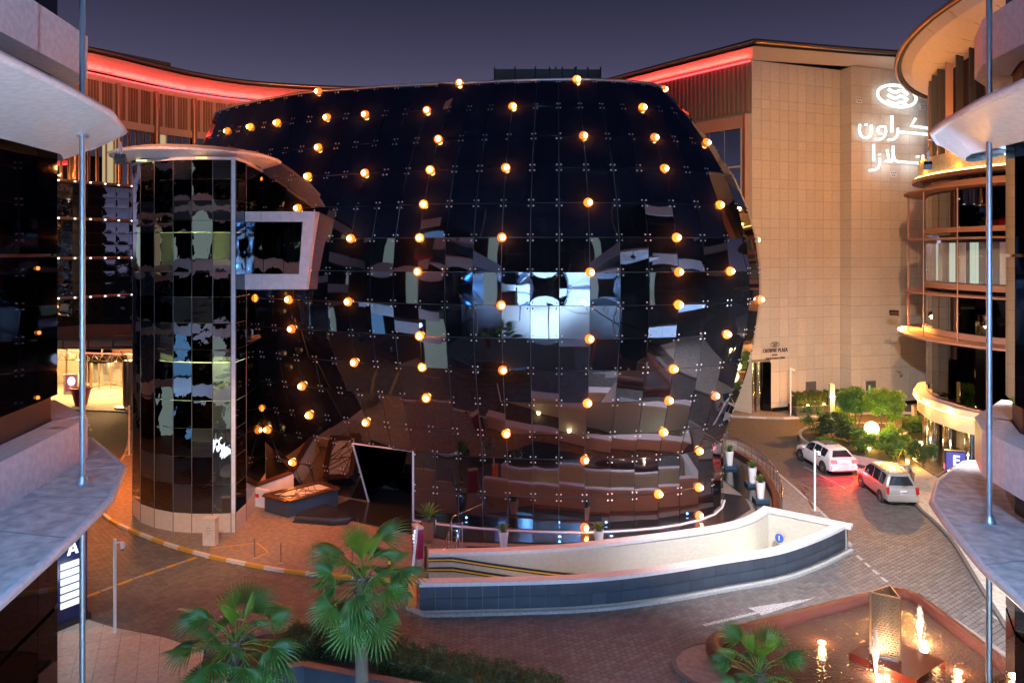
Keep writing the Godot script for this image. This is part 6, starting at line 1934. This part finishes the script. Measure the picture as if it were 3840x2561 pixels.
	hedge("clipped dark hedge in the hotel planter, right half", Vector2(27.5, 64.8), Vector2(30.4, 65.5), 1.0, 1.0, 0.8, 1800, 0.12, M.hedge_leaf, "hedges in the hotel planter")
	for k in 3:
		var p := Vector2([25.3, 26.9, 29.4][k], [63.25, 63.75, 64.45][k])
		var g := thing("planter_spotlight", ["left spotlight shining on the hotel hedge", "middle spotlight shining on the hotel hedge", "right spotlight shining on the hotel hedge"][k], "lamp", v3(p.x, 0.8, p.y), 0.0, "spotlights of the hotel planter")
		part(g, "lamp", MB.new().ball(Vector3(0, 0.12, 0), 0.12, 6).done(), M.warm_lamp)
		lamp_light(g, Vector3(0, 0.35, 0.05), Color(1.0, 0.72, 0.22), 2.4, 0.08)
	hedge("low clipped hedge between the island and the round building", Vector2(30.6, 57.6), Vector2(34.0, 58.6), 1.2, 0.95, 0.12, 2300, 0.12, M.leaf, "")

# ------------------------------------------------------------------ cars
func wheel(r: float) -> ArrayMesh:
	var turn := Basis(Vector3(0, 0, 1), PI / 2)
	return MB.new().lathe([Vector2(r * 0.62, -0.1), Vector2(r * 0.95, -0.11), Vector2(r, -0.07), Vector2(r, 0.07), Vector2(r * 0.95, 0.11), Vector2(r * 0.62, 0.1)], 26, Vector3.ZERO, 0, TAU, turn).done()

func rim_mesh(r: float, out: float) -> ArrayMesh:
	var m := MB.new()
	var turn := Basis(Vector3(0, 0, 1), PI / 2)
	m.lathe([Vector2(0.0, 0.02), Vector2(r * 0.6, 0.02)], 20, Vector3.ZERO, 0, TAU, turn)
	for k in 5:
		var a := TAU * k / 5
		m.bar(Vector3(out * 0.085, 0, 0), Vector3(out * 0.085, cos(a) * r * 0.6, sin(a) * r * 0.6), 0.07, 0.04, Vector3.RIGHT)
	m.lathe([Vector2(r * 0.55, 0.095), Vector2(r * 0.63, 0.105), Vector2(r * 0.63, -0.105), Vector2(r * 0.55, -0.095)], 24, Vector3.ZERO, 0, TAU, turn)
	m.ball(Vector3(out * 0.09, 0, 0), 0.05, 5)
	return m.done()

func car(t: Node3D, st: Array, paint: Material, g: Dictionary) -> void:
	# st: stations from the tail (z = 0) to the nose: [z, sill, belt, roof, half width, half width of the roof]
	var body := MB.new()
	var ring := func(s: Array) -> Array:
		var p := []
		var yb: float = s[1]; var yt: float = s[2]; var yr: float = s[3]; var w: float = s[4]; var wr: float = s[5]
		for q in [[w * 0.9, yb], [w * 0.985, yb + 0.08], [w, lerpf(yb, yt, 0.45)], [w * 0.995, lerpf(yb, yt, 0.75)], [w * 0.965, yt], [lerpf(w * 0.965, wr, 0.55), lerpf(yt, yr, 0.5)], [wr, lerpf(yt, yr, 0.93)], [wr * 0.8, yr], [0.0, yr + 0.025]]: p.append(Vector3(q[0], q[1], -s[0]))
		return p
	var sub := []
	for k in st.size() - 1:
		for q in 3:
			var f := q / 3.0
			var s := []
			for c in 6:
				s.append(cubic_interpolate(st[k][c], st[k + 1][c], st[maxi(k - 1, 0)][c], st[mini(k + 2, st.size() - 1)][c], f) if g.get("smooth", true) else lerpf(st[k][c], st[k + 1][c], f))
			sub.append(s)
	sub.append(st[-1])
	var rings := []
	for s in sub: rings.append(ring.call(s))
	var nr: int = rings[0].size()
	var nrm := []
	for k in rings.size():
		var row := []
		for q in nr:
			var du: Vector3 = rings[mini(k + 1, rings.size() - 1)][q] - rings[maxi(k - 1, 0)][q]
			var dv: Vector3 = rings[k][mini(q + 1, nr - 1)] - rings[k][maxi(q - 1, 0)]
			var n := dv.cross(du).normalized()
			if q == nr - 1: n = Vector3(0, n.y, n.z).normalized()
			if n.dot(rings[k][q] - Vector3(0, 0.7, -2.3)) < 0: n = -n
			row.append(n)
		nrm.append(row)
	for k in rings.size() - 1:
		for q in nr - 1:
			for s in [1.0, -1.0]:
				var f := Vector3(s, 1, 1)
				var a: Vector3 = rings[k][q] * f; var b: Vector3 = rings[k + 1][q] * f; var c: Vector3 = rings[k + 1][q + 1] * f; var d: Vector3 = rings[k][q + 1] * f
				body.tn(a, b, c, nrm[k][q] * f, nrm[k + 1][q] * f, nrm[k + 1][q + 1] * f)
				body.tn(a, c, d, nrm[k][q] * f, nrm[k + 1][q + 1] * f, nrm[k][q + 1] * f)
	for e in [0, rings.size() - 1]:
		for q in nr - 1:
			body.q(rings[e][q], rings[e][q + 1], rings[e][q + 1] * Vector3(-1, 1, 1), rings[e][q] * Vector3(-1, 1, 1), Vector3(0, 0, 1 if e == 0 else -1))
	part(t, "body", body.done(), paint)
	part(t, "underbody", boxm(Vector3(0, 0.32, -st[-1][0] * 0.5), Vector3(1.5, 0.26, st[-1][0] - 0.5)), M.black)
	# glazing set just proud of the shell
	var at := func(z: float) -> Array:
		for k in sub.size() - 1:
			if sub[k + 1][0] >= z:
				var f: float = (z - sub[k][0]) / maxf(0.001, sub[k + 1][0] - sub[k][0])
				var s := []
				for c in 6: s.append(lerpf(sub[k][c], sub[k + 1][c], f))
				return ring.call(s)
		return rings[-1]
	for w in g.sides:
		for s in [1.0, -1.0]:
			var m := MB.new()
			var f := Vector3(s, 1, 1)
			var n := 4
			for k in n:
				var p: Array = at.call(lerpf(w[0], w[1], float(k) / n)); var q: Array = at.call(lerpf(w[0], w[1], float(k + 1) / n))
				var o := Vector3(0.008, 0.002, 0)
				var pl: Vector3 = p[4].lerp(p[5], 0.12); var ql: Vector3 = q[4].lerp(q[5], 0.12)
				var ph: Vector3 = p[5].lerp(p[6], 0.86); var qh: Vector3 = q[5].lerp(q[6], 0.86)
				m.q((pl + o) * f, (ql + o) * f, (q[5] + o) * f, (p[5] + o) * f, Vector3(s, 0.3, 0))
				m.q((p[5] + o) * f, (q[5] + o) * f, (qh + o) * f, (ph + o) * f, Vector3(s, 0.3, 0))
			part(t, "side_window", m.done(), M.car_glass)
	for w in g.screens:   # [z low, z high, inset, outward z]
		var m := MB.new()
		var p: Array = at.call(w[0]); var q: Array = at.call(w[1])
		var lo: Vector3 = p[w[4]]; var hi: Vector3 = q[7]
		var o := Vector3(0, 0.03, 0.03 * w[3])
		var n := 6
		for k in n:
			var x0 := lerpf(-1, 1, float(k) / n); var x1 := lerpf(-1, 1, float(k + 1) / n)
			var cr := func(x: float, y: float) -> Vector3:
				var b := lo.lerp(hi, y)
				return Vector3(b.x * x * w[2], b.y, b.z + w[3] * 0.03 * (1 - x * x)) + o
			m.q(cr.call(x0, 0.08), cr.call(x1, 0.08), cr.call(x1, 0.9), cr.call(x0, 0.9), Vector3(0, 0.5, w[3]))
		part(t, "rear_window" if w[3] > 0 else "windscreen", m.done(), M.car_glass)
	# wheels
	for z in g.axles:
		for s in [1.0, -1.0]:
			part(t, "wheel_arch", MB.new().lathe([Vector2(0, 0.02), Vector2(g.wheel + 0.07, 0.02), Vector2(g.wheel + 0.09, -0.06)], 22, Vector3(s * (g.half - 0.01), g.wheel, -z), 0, TAU, Basis(Vector3(0, 0, 1), -PI / 2 * s)).done(), M.rubber)
			var wh := part(t, "wheel", wheel(g.wheel), M.rubber, Transform3D(Basis.IDENTITY, Vector3(s * (g.half - 0.085), g.wheel, -z)))
			part(wh, "rim", rim_mesh(g.wheel, s), M.steel)

func cars() -> void:
	# silver people carrier
	var v := thing("people_carrier", "silver people carrier parked at the kerb behind the white car", "car", v3(21.5, 0.0, 40.7), -0.08)
	car(v, [[0.0, 0.45, 0.78, 0.8, 0.76, 0.7], [0.05, 0.32, 0.98, 1.0, 0.84, 0.76], [0.16, 0.3, 1.03, 1.1, 0.87, 0.76], [0.42, 0.28, 1.04, 1.62, 0.88, 0.62], [0.75, 0.28, 1.03, 1.74, 0.885, 0.63], [1.6, 0.28, 1.02, 1.77, 0.885, 0.65], [2.5, 0.28, 1.0, 1.74, 0.885, 0.64], [2.95, 0.28, 0.98, 1.6, 0.88, 0.63], [3.62, 0.28, 0.97, 1.04, 0.87, 0.76], [4.2, 0.3, 0.86, 0.9, 0.83, 0.7], [4.48, 0.34, 0.68, 0.72, 0.74, 0.6], [4.58, 0.42, 0.56, 0.58, 0.6, 0.5]], M.car_silver, {"sides": [[0.5, 1.05], [1.12, 1.95], [2.02, 3.2]], "screens": [[0.17, 0.42, 0.86, 1.0, 5], [3.55, 3.0, 0.9, -1.0, 4]], "axles": [0.83, 3.58], "wheel": 0.32, "half": 0.885})
	part(v, "bumper", MB.new().box(Vector3(0, 0.5, 0.0), Vector3(1.66, 0.28, 0.16)).box(Vector3(0, 0.34, -0.02), Vector3(1.5, 0.08, 0.12)).done(), M.car_silver)
	for s in [1.0, -1.0]:
		part(v, "tail_lamp", MB.new().box(Vector3(s * 0.78, 0.9, 0.0), Vector3(0.14, 0.36, 0.14), Basis(Vector3.UP, s * 0.35)).done(), M.tail_red)
		part(v, "side_mirror", MB.new().box(Vector3(s * 0.98, 1.08, -3.25), Vector3(0.18, 0.14, 0.1)).done(), M.car_silver)
		for k in 3: part(v, "door_handle", boxm(Vector3(s * 0.895, 0.88, -1.35 - k * 0.95), Vector3(0.03, 0.03, 0.14)), M.chrome)
		part(v, "roof_rail", MB.new().bar(Vector3(s * 0.56, 1.775, -0.8), Vector3(s * 0.57, 1.79, -2.4), 0.03, 0.03).done(), M.galvanised)
	for k in 5: part(v, "roof_rib", MB.new().bar(Vector3(-0.4 + k * 0.2, 1.79, -0.7), Vector3(-0.4 + k * 0.2, 1.79, -2.5), 0.03, 0.02).done(), M.car_silver)
	part(v, "number_plate", boxm(Vector3(0.04, 0.83, 0.035), Vector3(0.34, 0.2, 0.02)), M.plate)
	text(v, "113962", Vector3(0.04, 0.8, 0.05), 0.1, Basis.IDENTITY, M.black)
	part(v, "wiper", MB.new().bar(Vector3(0.02, 1.14, 0.01), Vector3(0.32, 1.2, -0.02), 0.02, 0.02).done(), M.black)
	# white estate with brake lights on
	var w := thing("white_car", "white estate car with its red brake lights on", "car", v3(20.8, 0.0, 46.3), 0.12)
	car(w, [[0.0, 0.42, 0.86, 0.88, 0.8, 0.74], [0.05, 0.32, 1.0, 1.02, 0.88, 0.78], [0.2, 0.28, 1.06, 1.12, 0.92, 0.78], [0.62, 0.26, 1.05, 1.52, 0.935, 0.62], [1.1, 0.26, 1.03, 1.6, 0.94, 0.63], [1.9, 0.26, 1.02, 1.64, 0.94, 0.64], [2.6, 0.26, 1.0, 1.58, 0.94, 0.63], [3.0, 0.26, 0.99, 1.42, 0.93, 0.64], [3.5, 0.26, 0.98, 1.04, 0.92, 0.78], [4.2, 0.28, 0.9, 0.94, 0.88, 0.72], [4.52, 0.32, 0.74, 0.78, 0.78, 0.62], [4.66, 0.4, 0.6, 0.62, 0.62, 0.5]], M.car_white, {"sides": [[0.7, 1.3], [1.37, 2.1], [2.17, 3.1]], "screens": [[0.22, 0.6, 0.84, 1.0, 5], [3.42, 3.02, 0.9, -1.0, 4]], "axles": [0.9, 3.72], "wheel": 0.36, "half": 0.94})
	part(w, "bumper", MB.new().box(Vector3(0, 0.5, 0.0), Vector3(1.72, 0.3, 0.14)).done(), M.car_white)
	part(w, "bumper_trim", MB.new().box(Vector3(0, 0.33, 0.0), Vector3(1.66, 0.1, 0.16)).done(), M.black)
	for s in [1.0, -1.0]:
		var tl := part(w, "brake_lamp", MB.new().box(Vector3(s * 0.68, 0.93, 0.0), Vector3(0.36, 0.18, 0.16), Basis(Vector3.UP, s * 0.3)).done(), M.brake_lamp)
		lamp_light(tl, Vector3(s * 0.66, 0.8, 0.42), Color(1.0, 0.08, 0.1), 9.0, 0.1)
		part(w, "side_mirror", MB.new().box(Vector3(s * 1.03, 1.08, -3.1), Vector3(0.2, 0.15, 0.1)).done(), M.car_white)
		for k in 2: part(w, "door_handle", boxm(Vector3(s * 0.95, 0.9, -1.6 - k * 0.95), Vector3(0.03, 0.03, 0.15)), M.chrome)
		part(w, "exhaust", boxm(Vector3(s * 0.5, 0.33, 0.07), Vector3(0.24, 0.07, 0.06)), M.chrome)
	part(w, "sunroof", MB.new().bar(Vector3(0, 1.664, -1.45), Vector3(0, 1.655, -2.4), 0.86, 0.03).done(), M.car_glass)
	part(w, "number_plate", boxm(Vector3(0, 0.84, 0.05), Vector3(0.42, 0.13, 0.02)), M.plate)
	for s in [-0.1, 0.1]: part(w, "plate_lamp", boxm(Vector3(s, 0.95, 0.055), Vector3(0.05, 0.02, 0.02)), M.white_led)
